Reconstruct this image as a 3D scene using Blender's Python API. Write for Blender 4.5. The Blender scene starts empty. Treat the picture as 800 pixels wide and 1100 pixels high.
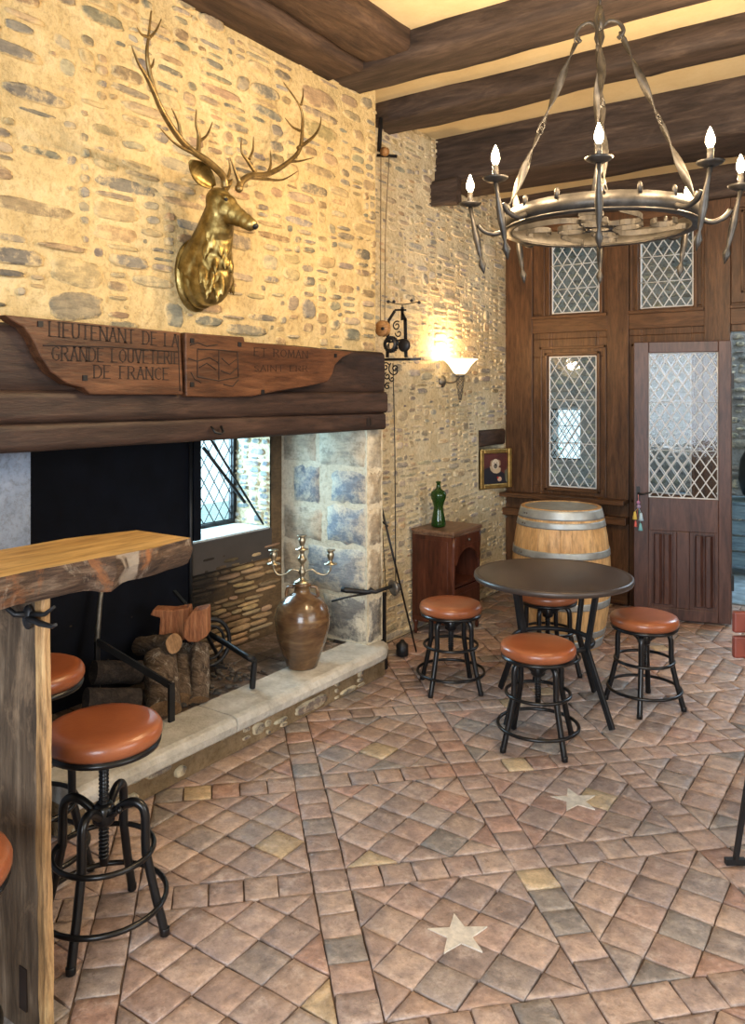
import bpy, math, random
from mathutils import Vector, Matrix, noise
PI = math.pi
S = bpy.context.scene
C = S.collection

# ------------------------------------------------------------------ camera
HC = 1.65; FPX = 860.0; HOR = 425.0
YAW = math.radians(34.5); SY, CY = math.sin(YAW), math.cos(YAW)
cam = bpy.data.cameras.new('camera'); camo = bpy.data.objects.new('camera', cam); C.objects.link(camo)
camo.location = (0, 0, HC); camo.rotation_euler = (PI/2, 0, YAW)
cam.sensor_fit = 'HORIZONTAL'; cam.sensor_width = 36; cam.lens = 36*FPX/800
cam.shift_y = -(550-HOR)/800; cam.clip_start = 0.05
S.camera = camo

# ------------------------------------------------------------------ world, light, exposure
w = bpy.data.worlds.new('sky'); S.world = w; w.use_nodes = True
bg = w.node_tree.nodes['Background']; bg.inputs[0].default_value = (0.70, 0.90, 1.0, 1); bg.inputs[1].default_value = 1.7
S.view_settings.view_transform = 'Standard'; S.view_settings.look = 'None'
S.view_settings.exposure = 0.42; S.view_settings.gamma = 1.0; S.view_settings.use_curve_mapping = False
S.cycles.use_denoising = True
S.cycles.max_bounces = 6; S.cycles.diffuse_bounces = 3; S.cycles.glossy_bounces = 3
S.cycles.transparent_max_bounces = 12; S.cycles.sample_clamp_indirect = 4
S.cycles.caustics_reflective = False; S.cycles.caustics_refractive = False

def area(name, loc, target, sx, sy, power, col):
    l = bpy.data.lights.new(name, 'AREA'); l.shape = 'RECTANGLE'; l.size = sx; l.size_y = sy
    l.energy = power; l.color = col
    o = bpy.data.objects.new(name, l); C.objects.link(o); o.location = loc
    o.rotation_euler = (Vector(target)-Vector(loc)).to_track_quat('-Z', 'Y').to_euler()
    return o
# two added fill lamps at made-up openings out of view; daylight through the hearth window and in the hall beyond
area('fill_rear_opening', (0.6, -2.15, 1.75), (0.2, 2.5, 1.2), 3.2, 2.0, 190, (0.84, 0.91, 1.0))
area('fill_side_opening', (3.1, 2.3, 1.8), (-2.0, 2.6, 1.2), 3.0, 1.9, 60, (1.0, 0.94, 0.88))
area('daylight_hearth_window', (-3.85, 3.38, 1.25), (-2.0, 3.0, 0.2), 0.55, 0.75, 42, (0.55, 0.8, 1.0))
area('daylight_hall', (-0.2, 8.7, 2.9), (-1.6, 7.4, 0.4), 2.0, 1.2, 120, (0.62, 0.82, 1.0))

# ------------------------------------------------------------------ helpers
def ray(x, y):
    r = (x-400)/FPX
    return Vector((-SY + CY*r, CY + SY*r, (HOR-y)/FPX))
def at(x, y, X=None, Y=None, Z=None, d=None):
    """photo pixel to a point on a wall (X or Y), at a height (Z) or at a distance d"""
    v = ray(x, y)
    if X is not None: t = X/v.x
    elif Y is not None: t = Y/v.y
    elif Z is not None: t = (Z-HC)/v.z
    else: t = d
    return Vector((v.x*t, v.y*t, HC + v.z*t))
def cw(lat, d):   # camera lateral / depth -> room x, y
    return (-SY*d + CY*lat, CY*d + SY*lat)

class MB:
    def __init__(s): s.v = []; s.f = []; s.m = []; s.c = []; s.sm = []; s.mi = 0; s.col = (1,1,1); s.smooth = False; s.va = {}
    def add(s, vs, fs):
        b = len(s.v); s.v += [tuple(p) for p in vs]
        for f in fs:
            s.f.append(tuple(b+i for i in f)); s.m.append(s.mi); s.c.append(s.col); s.sm.append(s.smooth)
        return s
    def box(s, x0, x1, y0, y1, z0, z1, M=None):
        vs = [Vector((x, y, z)) for z in (z0, z1) for y in (y0, y1) for x in (x0, x1)]
        if M: vs = [M @ p for p in vs]
        return s.add(vs, [(0,2,3,1),(4,5,7,6),(0,1,5,4),(2,6,7,3),(0,4,6,2),(1,3,7,5)])
    def bar(s, p, q, w, h, up=(0,0,1)):
        p = Vector(p); q = Vector(q); d = q-p; L = d.length; d.normalize()
        u = Vector(up)
        if abs(d.dot(u)) > .98: u = Vector((1,0,0))
        a = d.cross(u).normalized(); b = a.cross(d).normalized()
        M = Matrix((( a.x, d.x, b.x, p.x),(a.y,d.y,b.y,p.y),(a.z,d.z,b.z,p.z),(0,0,0,1)))
        return s.box(-w/2, w/2, 0, L, -h/2, h/2, M)
    def tube(s, pts, r, n=10, closed=False, caps=True, flat=1.0):
        pts = [Vector(p) for p in pts]; N = len(pts)
        rs = r if isinstance(r, (list, tuple)) else [r]*N
        old = s.smooth; s.smooth = True
        def tan(i):
            if closed: return (pts[(i+1)%N]-pts[i-1]).normalized()
            return (pts[min(i+1, N-1)]-pts[max(i-1, 0)]).normalized()
        t0 = tan(0); u = Vector((0,0,1)) if abs(t0.z) < .9 else Vector((1,0,0))
        a = t0.cross(u).normalized(); vs = []
        for i in range(N):
            t = tan(i); a = (a - t*a.dot(t))
            if a.length < 1e-6: a = t.orthogonal()
            a.normalize(); b = t.cross(a)
            for k in range(n):
                th = 2*PI*k/n
                vs.append(pts[i] + (a*math.cos(th) + b*math.sin(th)*flat)*rs[i])
        fs = []
        for i in range(N if closed else N-1):
            j = (i+1) % N
            for k in range(n):
                l = (k+1) % n
                fs.append((i*n+k, i*n+l, j*n+l, j*n+k))
        s.add(vs, fs)
        if caps and not closed:
            s.smooth = False
            b = len(s.v)-len(vs)
            s.f.append(tuple(b+k for k in range(n))[::-1]); s.f.append(tuple(b+(N-1)*n+k for k in range(n)))
            for _ in range(2): s.m.append(s.mi); s.c.append(s.col); s.sm.append(False)
        s.smooth = old
        return s
    def lathe(s, prof, c=(0,0,0), n=32, M=None, ax=None):
        """prof: list of (r, z)"""
        c = Vector(c); vs = []
        for r, z in prof:
            for k in range(n):
                th = 2*PI*k/n
                p = Vector((r*math.cos(th), r*math.sin(th), z))
                if M: p = M @ p
                vs.append(p+c)
        fs = []
        for i in range(len(prof)-1):
            for k in range(n):
                l = (k+1) % n
                fs.append((i*n+k, i*n+l, (i+1)*n+l, (i+1)*n+k))
        old = s.smooth; s.smooth = True; s.add(vs, fs); s.smooth = old
        b = len(s.v)-len(vs)
        ring = prof[0] == prof[-1]
        if prof[0][0] > 1e-4 and not ring: s.f.append(tuple(b+k for k in range(n))[::-1]); s.m.append(s.mi); s.c.append(s.col); s.sm.append(False)
        if prof[-1][0] > 1e-4 and not ring:
            q = b+(len(prof)-1)*n
            s.f.append(tuple(q+k for k in range(n))); s.m.append(s.mi); s.c.append(s.col); s.sm.append(False)
        return s
    def ball(s, c, r, n=12, M=None):
        rr = r if isinstance(r, (tuple, list)) else (r, r, r); prof = []
        h = n//2+1
        M2 = Matrix.Diagonal((rr[0], rr[1], rr[2], 1))
        if M: M2 = M @ M2
        prof = [(max(math.sin(PI*i/h), 1e-5), -math.cos(PI*i/h)) for i in range(h+1)]
        return s.lathe(prof, c, n, M2)
    def prism(s, poly, f0, f1):
        """poly 2D, f0/f1 map 2D->3D for the two faces"""
        n = len(poly); vs = [f0(*p) for p in poly]+[f1(*p) for p in poly]
        return s.add(vs, [tuple(range(n))[::-1], tuple(range(n, 2*n))]+[(i, (i+1)%n, n+(i+1)%n, n+i) for i in range(n)])
    def build(s, name, mats, parent=None, loc=None, bevel=0, seg=2, subd=0, colors=False):
        me = bpy.data.meshes.new(name); off = Vector(loc) if loc is not None else Vector((0,0,0))
        me.from_pydata([tuple(Vector(p)-off) for p in s.v], [], s.f)
        if not isinstance(mats, (list, tuple)): mats = [mats]
        for m in mats: me.materials.append(m)
        me.polygons.foreach_set('material_index', s.m)
        me.polygons.foreach_set('use_smooth', s.sm)
        if colors:
            ca = me.color_attributes.new('Tone', 'FLOAT_COLOR', 'CORNER'); data = []
            for p in me.polygons:
                c = s.c[p.index]
                for vi in p.vertices: data += [c[0], c[1], c[2], s.va.get(vi, 0.0)]
            ca.data.foreach_set('color', data)
        me.update()
        o = bpy.data.objects.new(name, me); C.objects.link(o); o.location = off
        if parent is not None:
            o.parent = parent
        if bevel:
            b = o.modifiers.new('bevel', 'BEVEL'); b.width = bevel; b.segments = seg; b.limit_method = 'ANGLE'; b.angle_limit = .7
        if subd:
            b = o.modifiers.new('subd', 'SUBSURF'); b.levels = subd; b.render_levels = subd
        return o

def empty(name, loc=(0,0,0), rz=0):
    o = bpy.data.objects.new(name, None); C.objects.link(o); o.location = loc; o.rotation_euler = (0,0,rz); o.empty_display_size = .1
    return o
def tag(o, label, cat, group=None):
    o['label'] = label; o['category'] = cat
    if group: o['group'] = group
    return o
def struct(o): o['kind'] = 'structure'; return o
def copy_tree(o, parent=None):
    c = o.copy(); C.objects.link(c)
    if parent is not None: c.parent = parent
    for ch in list(o.children): copy_tree(ch, c)
    return c

def child(mb, name, mats, par, base, **kw):
    """mesh written in room coordinates, parented to an empty at base"""
    mb.v = [tuple(Vector(p)-Vector(base)) for p in mb.v]
    return mb.build(name, mats, par, **kw)

# ------------------------------------------------------------------ materials
def newmat(name):
    m = bpy.data.materials.new(name); m.use_nodes = True
    nt = m.node_tree; return m, nt, nt.nodes['Principled BSDF']
def N(nt, t, **kw):
    n = nt.nodes.new(t)
    for k, v in kw.items():
        if k in n.inputs.keys() if isinstance(k, str) else False: n.inputs[k].default_value = v
        else: setattr(n, k, v)
    return n
def coords(nt, scale=(1,1,1), kind='Object', rot=(0,0,0)):
    tc = nt.nodes.new('ShaderNodeTexCoord'); mp = nt.nodes.new('ShaderNodeMapping')
    mp.inputs['Scale'].default_value = scale; mp.inputs['Rotation'].default_value = rot
    nt.links.new(tc.outputs[kind], mp.inputs[0]); return mp.outputs[0]
def ntex(nt, vec, scale, detail=5, rough=.6, dist=0):
    n = nt.nodes.new('ShaderNodeTexNoise'); n.inputs['Scale'].default_value = scale
    n.inputs['Detail'].default_value = detail; n.inputs['Roughness'].default_value = rough; n.inputs['Distortion'].default_value = dist
    nt.links.new(vec, n.inputs['Vector']); return n.outputs['Fac']
def ramp(nt, fac, stops):
    r = nt.nodes.new('ShaderNodeValToRGB'); e = r.color_ramp.elements
    while len(e) < len(stops): e.new(.5)
    for i, (p, c) in enumerate(stops):
        e[i].position = p; e[i].color = (*c, 1) if len(c) == 3 else c
    nt.links.new(fac, r.inputs[0]); return r.outputs[0]
def mix(nt, fac, a, b, mode='MIX'):
    n = nt.nodes.new('ShaderNodeMix'); n.data_type = 'RGBA'; n.blend_type = mode
    for sock, v in ((n.inputs['Factor'], fac), (n.inputs['A'], a), (n.inputs['B'], b)):
        if hasattr(v, 'is_linked'): nt.links.new(v, sock)
        elif isinstance(v, tuple): sock.default_value = (*v, 1)
        else: sock.default_value = v
    # A/B colour sockets are the rgba ones
    return n.outputs['Result']
def mixc(nt, fac, a, b, mode='MIX'):
    n = nt.nodes.new('ShaderNodeMixRGB'); n.blend_type = mode
    for i, v in enumerate((fac, a, b)):
        if hasattr(v, 'is_linked'): nt.links.new(v, n.inputs[i])
        elif isinstance(v, tuple): n.inputs[i].default_value = (*v, 1)
        else: n.inputs[i].default_value = v
    return n.outputs[0]
def bump(nt, bs, h, strength=.3, dist=.02):
    b = nt.nodes.new('ShaderNodeBump'); b.inputs['Strength'].default_value = strength; b.inputs['Distance'].default_value = dist
    nt.links.new(h, b.inputs['Height']); nt.links.new(b.outputs[0], bs.inputs['Normal']); return b

def wood(name, c0, c1, c2, axis='x', rough=.55, sc=1.0, bstr=.25, spec=.4, knots=True):
    m, nt, bs = newmat(name)
    st = {'x': (1.2, 9, 9), 'y': (9, 1.2, 9), 'z': (9, 9, 1.2)}[axis]
    v = coords(nt, tuple(a*sc for a in st))
    a = ntex(nt, v, 1.6, 6, .65, 1.2); b = ntex(nt, v, 7, 4, .7, .3)
    col = ramp(nt, a, [(.3, c0), (.5, c1), (.72, c2)])
    dark = ramp(nt, b, [(.35, (.45,.45,.45)), (.55, (1,1,1))])
    col = mixc(nt, .7, col, dark, 'MULTIPLY')
    nt.links.new(col, bs.inputs['Base Color']); bs.inputs['Roughness'].default_value = rough
    bs.inputs['Specular IOR Level'].default_value = spec
    bump(nt, bs, b, bstr, .008)
    return m
def blotch(m, c, lo, hi, sc):
    nt = m.node_tree; bs = nt.nodes['Principled BSDF']; src = bs.inputs['Base Color'].links[0].from_socket
    f = ramp(nt, ntex(nt, coords(nt, (1,1,.6)), sc, 6, .7, .8), [(lo, (0,0,0)), (hi, (1,1,1))])
    nt.links.new(mixc(nt, f, src, c), bs.inputs['Base Color']); return m
def plain(name, col, rough=.5, metal=0, spec=.5, var=.15, vs=8, bstr=.05, coat=0):
    m, nt, bs = newmat(name)
    v = coords(nt); a = ntex(nt, v, vs, 5, .6)
    lo = tuple(c*(1-var) for c in col); hi = tuple(min(1, c*(1+var)) for c in col)
    nt.links.new(ramp(nt, a, [(.3, lo), (.7, hi)]), bs.inputs['Base Color'])
    bs.inputs['Roughness'].default_value = rough; bs.inputs['Metallic'].default_value = metal
    bs.inputs['Specular IOR Level'].default_value = spec
    bs.inputs['Coat Weight'].default_value = coat
    if bstr: bump(nt, bs, ntex(nt, v, vs*6, 4), bstr, .004)
    return m
def emis(name, col, st):
    m, nt, bs = newmat(name)
    bs.inputs['Base Color'].default_value = (*col, 1)
    bs.inputs['Emission Color'].default_value = (*col, 1); bs.inputs['Emission Strength'].default_value = st
    return m

def mortar_mat(name, c0, c1, c2, sc=6, bs_=.6, spk=.8):
    m, nt, bs = newmat(name); v = coords(nt)
    a = ntex(nt, v, sc, 7, .65); b = ntex(nt, v, 45, 4, .7); g = ntex(nt, v, 1.1, 3, .5)
    col = ramp(nt, a, [(.28, c0), (.5, c1), (.72, c2)])
    col = mixc(nt, ramp(nt, g, [(.35, (0,0,0)), (.7, (.55,.55,.55))]), col, c0)
    col = mixc(nt, spk, col, ramp(nt, b, [(.30, (.62,.58,.52)), (.52, (1,1,1)), (.75, (1.12,1.12,1.1))]), 'MULTIPLY')
    nt.links.new(col, bs.inputs['Base Color']); bs.inputs['Roughness'].default_value = .9; bs.inputs['Specular IOR Level'].default_value = .15
    bump(nt, bs, mixc(nt, .4, a, b), bs_, .05)
    return m
def stone_mat(name, smear, sm=(.46,.56), rough=.8):
    m, nt, bs = newmat(name); v = coords(nt)
    at_ = nt.nodes.new('ShaderNodeAttribute'); at_.attribute_name = 'Tone'
    v2 = coords(nt, (3, 3, 14)); lay = ntex(nt, v2, 3, 5, .7, .6); a = ntex(nt, v, 22, 6, .7)
    col = mixc(nt, .75, at_.outputs['Color'], ramp(nt, lay, [(.3, (.55,.55,.58)), (.6, (1.12,1.08,1.0))]), 'MULTIPLY')
    col = mixc(nt, .6, col, ramp(nt, a, [(.35, (.6,.6,.6)), (.62, (1.15,1.12,1.05))]), 'MULTIPLY')
    ad = nt.nodes.new('ShaderNodeMath'); ad.operation = 'MULTIPLY_ADD'; ad.inputs[1].default_value = .22
    nt.links.new(at_.outputs['Alpha'], ad.inputs[0]); nt.links.new(ntex(nt, v, 11, 7, .75), ad.inputs[2])
    s = ramp(nt, ad.outputs[0], [(sm[0], (0,0,0)), (sm[1], (1,1,1))])
    col = mixc(nt, s, col, smear)
    nt.links.new(col, bs.inputs['Base Color']); bs.inputs['Roughness'].default_value = rough; bs.inputs['Specular IOR Level'].default_value = .25
    bump(nt, bs, mixc(nt, .5, lay, a), .55, .02)
    return m

M_mortar = mortar_mat('lime_mortar', (.50,.37,.18), (.66,.51,.27), (.76,.62,.37))
M_stone = stone_mat('wall_stone', (.64,.49,.26), (.52,.68))
M_mortar2 = mortar_mat('pale_mortar', (.50,.40,.24), (.66,.56,.38), (.78,.70,.52))
M_stone2 = stone_mat('rubble_stone', (.66,.56,.38), (.50,.66))
M_brick = stone_mat('slate_brick', (.40,.30,.19), (.6,.75))
M_mortar3 = mortar_mat('hearth_mortar', (.16,.11,.06), (.30,.21,.12), (.42,.31,.19))
M_block = stone_mat('dressed_block', (.62,.56,.44), (.56,.74))
M_mortar4 = mortar_mat('white_mortar', (.55,.48,.36), (.68,.62,.48), (.78,.72,.58), 9, .35)
M_plaster = mortar_mat('ceiling_plaster', (.62,.50,.30), (.70,.58,.36), (.76,.66,.45), 3, .08, .1)
M_greyplaster = mortar_mat('grey_plaster', (.13,.16,.22), (.22,.26,.33), (.30,.34,.42), 4, .3)
M_tile = stone_mat('terracotta_tile', (.56,.47,.42), (.52,.80), .36)
_nt = M_tile.node_tree; _bs = _nt.nodes['Principled BSDF']; _src = _bs.inputs['Base Color'].links[0].from_socket
_f = ntex(_nt, coords(_nt), 55, 6, .8)
_nt.links.new(mixc(_nt, .8, _src, ramp(_nt, _f, [(.30, (.55,.52,.50)), (.50, (1,1,1)), (.72, (1.2,1.2,1.2))]), 'MULTIPLY'), _bs.inputs['Base Color'])
_r = ramp(_nt, ntex(_nt, coords(_nt), 13, 5, .7), [(.3, (.26,.26,.26)), (.7, (.58,.58,.58))]); _nt.links.new(_r, _bs.inputs['Roughness'])
M_tile.node_tree.nodes['Principled BSDF'].inputs['Specular IOR Level'].default_value = .5
M_grout = plain('grout', (.13,.085,.06), .9, var=.3, vs=20, bstr=.4)
M_star = plain('star_stone', (.66,.60,.52), .5, var=.25, vs=30, bstr=.3)
M_beam = wood('old_beam', (.020,.013,.011), (.048,.032,.026), (.10,.070,.055), 'x', .75, .8, .6)
M_beamy = wood('old_plate_beam', (.028,.016,.011), (.065,.037,.024), (.13,.08,.05), 'y', .75, .8, .6)
M_mantel = wood('mantel_oak', (.016,.009,.007), (.042,.023,.017), (.085,.047,.033), 'y', .5, .7, .4)
M_plaque = wood('plaque_oak', (.035,.014,.007), (.090,.036,.016), (.16,.070,.032), 'y', .42, 1.0, .35)
M_shade_dark = plain('groove_shade_and_dark', (.022,.012,.008), .8, bstr=0)  # near-black tone standing in for shade inside carved letters; also plain dark marks
M_part = wood('panel_oak', (.050,.023,.011), (.105,.050,.023), (.17,.085,.042), 'z', .42, 1.0, .2)
M_partx = wood('rail_oak', (.050,.023,.011), (.105,.050,.023), (.17,.085,.042), 'x', .42, 1.0, .2)
M_door = wood('door_oak', (.040,.017,.014), (.080,.036,.028), (.125,.062,.048), 'z', .4, 1.0, .15)
M_lead = plain('lead_came', (.62,.64,.66), .5, .15, bstr=0)
M_iron = plain('wrought_iron', (.020,.020,.022), .45, .5, var=.4, bstr=.1)
M_forged = plain('forged_iron', (.060,.055,.050), .42, .55, var=.5, vs=18, bstr=.2)
M_ironw = plain('worn_iron', (.13,.12,.105), .42, .7, var=.45, vs=14, bstr=.15)
M_black = plain('black_enamel', (.008,.008,.009), .28, .2, bstr=0)
M_sheet = plain('black_sheet', (.003,.004,.008), .6, .0, .12, var=.4, vs=6, bstr=.1)
M_top = plain('table_top_bronze', (.060,.046,.040), .38, .25, var=.2, vs=3, bstr=.03)
M_cab = wood('cabinet_mahogany', (.035,.010,.006), (.075,.022,.012), (.12,.04,.022), 'z', .35, 1.0, .1)
M_cabtop = wood('cabinet_top', (.10,.05,.03), (.18,.10,.06), (.26,.16,.10), 'y', .4, 1.0, .1)
M_green = None
M_counter = wood('counter_top_wood', (.34,.19,.06), (.50,.31,.11), (.62,.42,.18), 'y', .5, .7, .15)
M_bark = wood('bark_edge', (.03,.018,.012), (.09,.052,.032), (.24,.165,.11), 'y', .85, 2.2, .9)
M_legface = wood('rough_slab', (.045,.028,.017), (.13,.088,.055), (.30,.22,.15), 'z', .8, .7, .8)
M_sap = wood('sapwood', (.10,.055,.025), (.42,.24,.10), (.60,.40,.19), 'z', .6, 1.6, .5)
blotch(M_bark, (.30,.24,.18), .56, .66, 9); blotch(M_bark, (.26,.10,.035), .58, .68, 5); blotch(M_legface, (.27,.18,.11), .52, .70, 7); blotch(M_legface, (.03,.018,.012), .58, .70, 4)
M_hearth = mortar_mat('hearth_limestone', (.36,.34,.30), (.58,.56,.51), (.80,.78,.74), 7, .35, .35)
M_logbark = wood('log_bark', (.035,.022,.015), (.11,.075,.05), (.24,.18,.13), 'x', .9, 2.5, 1.0)
blotch(M_logbark, (.30,.26,.21), .56, .64, 22)
M_cut = wood('cut_wood', (.16,.085,.04), (.30,.17,.08), (.42,.26,.14), 'z', .75, 2.0, .5)
M_split = wood('split_wood', (.17,.055,.02), (.34,.13,.055), (.50,.24,.11), 'z', .7, 1.6, .6)
M_pewter = plain('pewter', (.36,.31,.22), .3, .9, var=.3, vs=20, bstr=.05)
M_hoop = plain('galvanised_hoop', (.34,.37,.38), .45, .5, var=.3, vs=10, bstr=.1)
M_red = plain('red_paint', (.17,.032,.018), .45, 0, var=.2)
M_pulley = wood('pulley_wood', (.20,.09,.03), (.34,.17,.06), (.48,.28,.12), 'x', .5, 3, .1)
M_rope = plain('cord', (.14,.10,.06), .9, bstr=0)
M_bluewood = wood('blue_grey_wood', (.12,.22,.30), (.20,.33,.43), (.30,.45,.55), 'x', .6, 1, .2)
M_gilt = plain('gilt_frame', (.46,.30,.10), .35, .8, var=.35, vs=20, bstr=.1)

def brass():
    m, nt, bs = newmat('antique_brass'); v = coords(nt)
    a = ntex(nt, v, 14, 5, .6, .4); b = ntex(nt, v, 3.5, 4, .6)
    col = ramp(nt, a, [(.3, (.09,.055,.015)), (.5, (.26,.18,.055)), (.7, (.50,.39,.16))])
    col = mixc(nt, ramp(nt, b, [(.55, (0,0,0)), (.75, (.8,.8,.8))]), col, (.10,.045,.02))
    nt.links.new(col, bs.inputs['Base Color']); bs.inputs['Metallic'].default_value = .85; bs.inputs['Roughness'].default_value = .36
    bump(nt, bs, ntex(nt, coords(nt, (6,6,1.5)), 12, 5, .7, .5), .35, .006)
    return m
M_brass = brass()
M_horn = plain('antler_bronze', (.22,.15,.06), .36, .75, var=.45, vs=30, bstr=.25)
def leather():
    m, nt, bs = newmat('tan_leather'); v = coords(nt)
    a = ntex(nt, v, 6, 4, .6)
    nt.links.new(ramp(nt, a, [(.3, (.24,.066,.024)), (.7, (.36,.115,.045))]), bs.inputs['Base Color'])
    bs.inputs['Roughness'].default_value = .33; bs.inputs['Coat Weight'].default_value = .25; bs.inputs['Coat Roughness'].default_value = .2
    vo = nt.nodes.new('ShaderNodeTexVoronoi'); vo.inputs['Scale'].default_value = 140; nt.links.new(v, vo.inputs['Vector'])
    bump(nt, bs, vo.outputs['Distance'], .12, .002)
    return m
M_leather = leather()
def jar_mat():
    m, nt, bs = newmat('stoneware_glaze'); v = coords(nt, (1,1,3)); a = ntex(nt, v, 7, 5, .6, .5); b = ntex(nt, coords(nt, (.6,.6,25)), 4, 3)
    nt.links.new(ramp(nt, a, [(.3, (.055,.030,.016)), (.5, (.115,.062,.030)), (.72, (.20,.125,.060))]), bs.inputs['Base Color'])
    bs.inputs['Roughness'].default_value = .22; bs.inputs['Coat Weight'].default_value = .5
    bump(nt, bs, b, .25, .006); return m
M_jar = jar_mat()
def glass_mat(name, tint, refl, rough=.03):
    m = bpy.data.materials.new(name); m.use_nodes = True; nt = m.node_tree; nt.nodes.clear()
    o = nt.nodes.new('ShaderNodeOutputMaterial'); tr = nt.nodes.new('ShaderNodeBsdfTransparent'); gl = nt.nodes.new('ShaderNodeBsdfGlossy'); mx = nt.nodes.new('ShaderNodeMixShader')
    tr.inputs[0].default_value = (*tint, 1); gl.inputs['Roughness'].default_value = rough; gl.inputs[0].default_value = (.9,.93,.95,1)
    fr = nt.nodes.new('ShaderNodeLayerWeight'); pw_ = nt.nodes.new('ShaderNodeMath'); pw_.operation = 'POWER'; pw_.inputs[1].default_value = 4
    nt.links.new(fr.outputs['Facing'], pw_.inputs[0])
    ad = nt.nodes.new('ShaderNodeMath'); ad.operation = 'MULTIPLY_ADD'; ad.inputs[1].default_value = .7; ad.inputs[2].default_value = refl+.03; ad.use_clamp = True
    nt.links.new(pw_.outputs[0], ad.inputs[0]); nt.links.new(ad.outputs[0], mx.inputs[0])
    nt.links.new(tr.outputs[0], mx.inputs[1]); nt.links.new(gl.outputs[0], mx.inputs[2]); nt.links.new(mx.outputs[0], o.inputs[0])
    tc = coords(nt); bp = nt.nodes.new('ShaderNodeBump'); bp.inputs['Strength'].default_value = .15; bp.inputs['Distance'].default_value = .01
    nt.links.new(ntex(nt, tc, 9, 2), bp.inputs['Height']); nt.links.new(bp.outputs[0], gl.inputs['Normal'])
    return m
M_pane = glass_mat('leaded_pane', (.80,.86,.88), .05)
M_paned = glass_mat('door_pane', (.86,.92,.97), .005, .08)
def bottle_mat():
    m, nt, bs = newmat('green_glass'); bs.inputs['Base Color'].default_value = (.05,.16,.03,1); bs.inputs['Roughness'].default_value = .06
    bs.inputs['Transmission Weight'].default_value = .75; bs.inputs['IOR'].default_value = 1.45; return m
M_green = bottle_mat()
def soot_brick():
    """thin courses behind the fire, blackened by the soot above the embers"""
    m = stone_mat('sooty_course', (.34,.25,.15), (.62,.8)); nt = m.node_tree; bs = nt.nodes['Principled BSDF']
    src = bs.inputs['Base Color'].links[0].from_socket
    v = coords(nt, (1,1,1)); sep = nt.nodes.new('ShaderNodeSeparateXYZ'); nt.links.new(v, sep.inputs[0])
    # soot stain: a plume leaning from the fire to the window foot
    n = ntex(nt, v, 4, 5, .6)
    a = nt.nodes.new('ShaderNodeMath'); a.operation = 'MULTIPLY_ADD'; a.inputs[1].default_value = .35; nt.links.new(n, a.inputs[0]); nt.links.new(sep.outputs[1], a.inputs[2])
    a2 = nt.nodes.new('ShaderNodeMath'); a2.operation = 'MULTIPLY_ADD'; a2.inputs[1].default_value = -.45; nt.links.new(sep.outputs[2], a2.inputs[0]); nt.links.new(a.outputs[0], a2.inputs[2])
    f = ramp(nt, a2.outputs[0], [(0, (1,1,1)), (1, (0,0,0))])
    mr = nt.nodes.new('ShaderNodeMapRange'); mr.inputs['From Min'].default_value = 3.08; mr.inputs['From Max'].default_value = 3.46
    mr.inputs['To Min'].default_value = .97; mr.inputs['To Max'].default_value = 0; nt.links.new(a2.outputs[0], mr.inputs['Value'])
    nt.links.new(mixc(nt, mr.outputs[0], src, (.012,.010,.009)), bs.inputs['Base Color'])
    return m
M_soot = soot_brick()

# ------------------------------------------------------------------ stone walls (mesh)
STONE_TONES = [(.32,.28,.20), (.36,.31,.22), (.27,.25,.20), (.42,.30,.17), (.46,.36,.21), (.37,.27,.17), (.32,.29,.24), (.48,.37,.21), (.24,.22,.18), (.40,.34,.24)]
def stones(mb, F, w, h, seed, rh=(.05,.12), rw=(.07,.30), gap=.022, keep=.9, depth=.012, holes=(), tones=STONE_TONES, mi=1, npts=12, rag=.16, sq=2.6):
    """rows of irregular stones; F(u, v, t) -> point, t out of the wall"""
    R = random.Random(seed); v = 0
    while v < h:
        hh = min(R.uniform(*rh), h-v+.03); u = -R.random()*rw[1]
        while u < w:
            ww = R.uniform(rw[0], rw[1])*(.6+.4*R.random())*min(1.4, hh/rh[0]*.7)
            g = gap*R.uniform(.5, 1.9)
            cu, cv = u+ww/2, v+hh/2 + R.uniform(-.2,.2)*hh*.5
            a, b = (ww-g)/2, (hh-g*R.uniform(.5,1.3))/2*R.uniform(.72, 1.0)
            ok = R.random() < keep and a > .012 and b > .008 and a < w and cu-a > .004 and cu+a < w-.004 and cv-b > .004 and cv+b < h-.004
            for (h0, h1, k0, k1) in holes:
                if cu+a > h0 and cu-a < h1 and cv+b > k0 and cv-b < k1: ok = False
            if ok:
                ph = R.uniform(-.22, .22); n = npts; pts = []
                for k in range(n):
                    th = 2*PI*(k+R.uniform(-.25,.25))/n; c, s = math.cos(th), math.sin(th)
                    rr = (abs(c)**sq+abs(s)**sq)**(-1/sq)*(1+R.uniform(-rag, rag*.5))
                    x, y = a*rr*c, b*rr*s
                    pts.append((x*math.cos(ph*.3)-y*math.sin(ph), x*math.sin(ph*.12)+y))
                t = depth*R.uniform(.3, 1.5); tl = R.uniform(-.3,.3)*t
                base = R.choice(tones); j = R.uniform(.75, 1.25)
                mb.col = tuple(min(.9, c*j*R.uniform(.94,1.06)) for c in base); mb.mi = mi; mb.smooth = True
                vs = [F(cu+x, cv+y, -.004) for x, y in pts]
                vs += [F(cu+x*.93, cv+y*.9, t*.75) for x, y in pts]
                vs += [F(cu+x*.62, cv+y*.6, t+tl*(x/a)) for x, y in pts] + [F(cu, cv, t)]
                fs = []
                for k in range(n):
                    l = (k+1) % n
                    fs += [(k, l, n+l, n+k), (n+k, n+l, 2*n+l, 2*n+k), (2*n+k, 2*n+l, 3*n)]
                mb.add(vs, fs)
            u += ww
        v += hh
    mb.smooth = False
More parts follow.
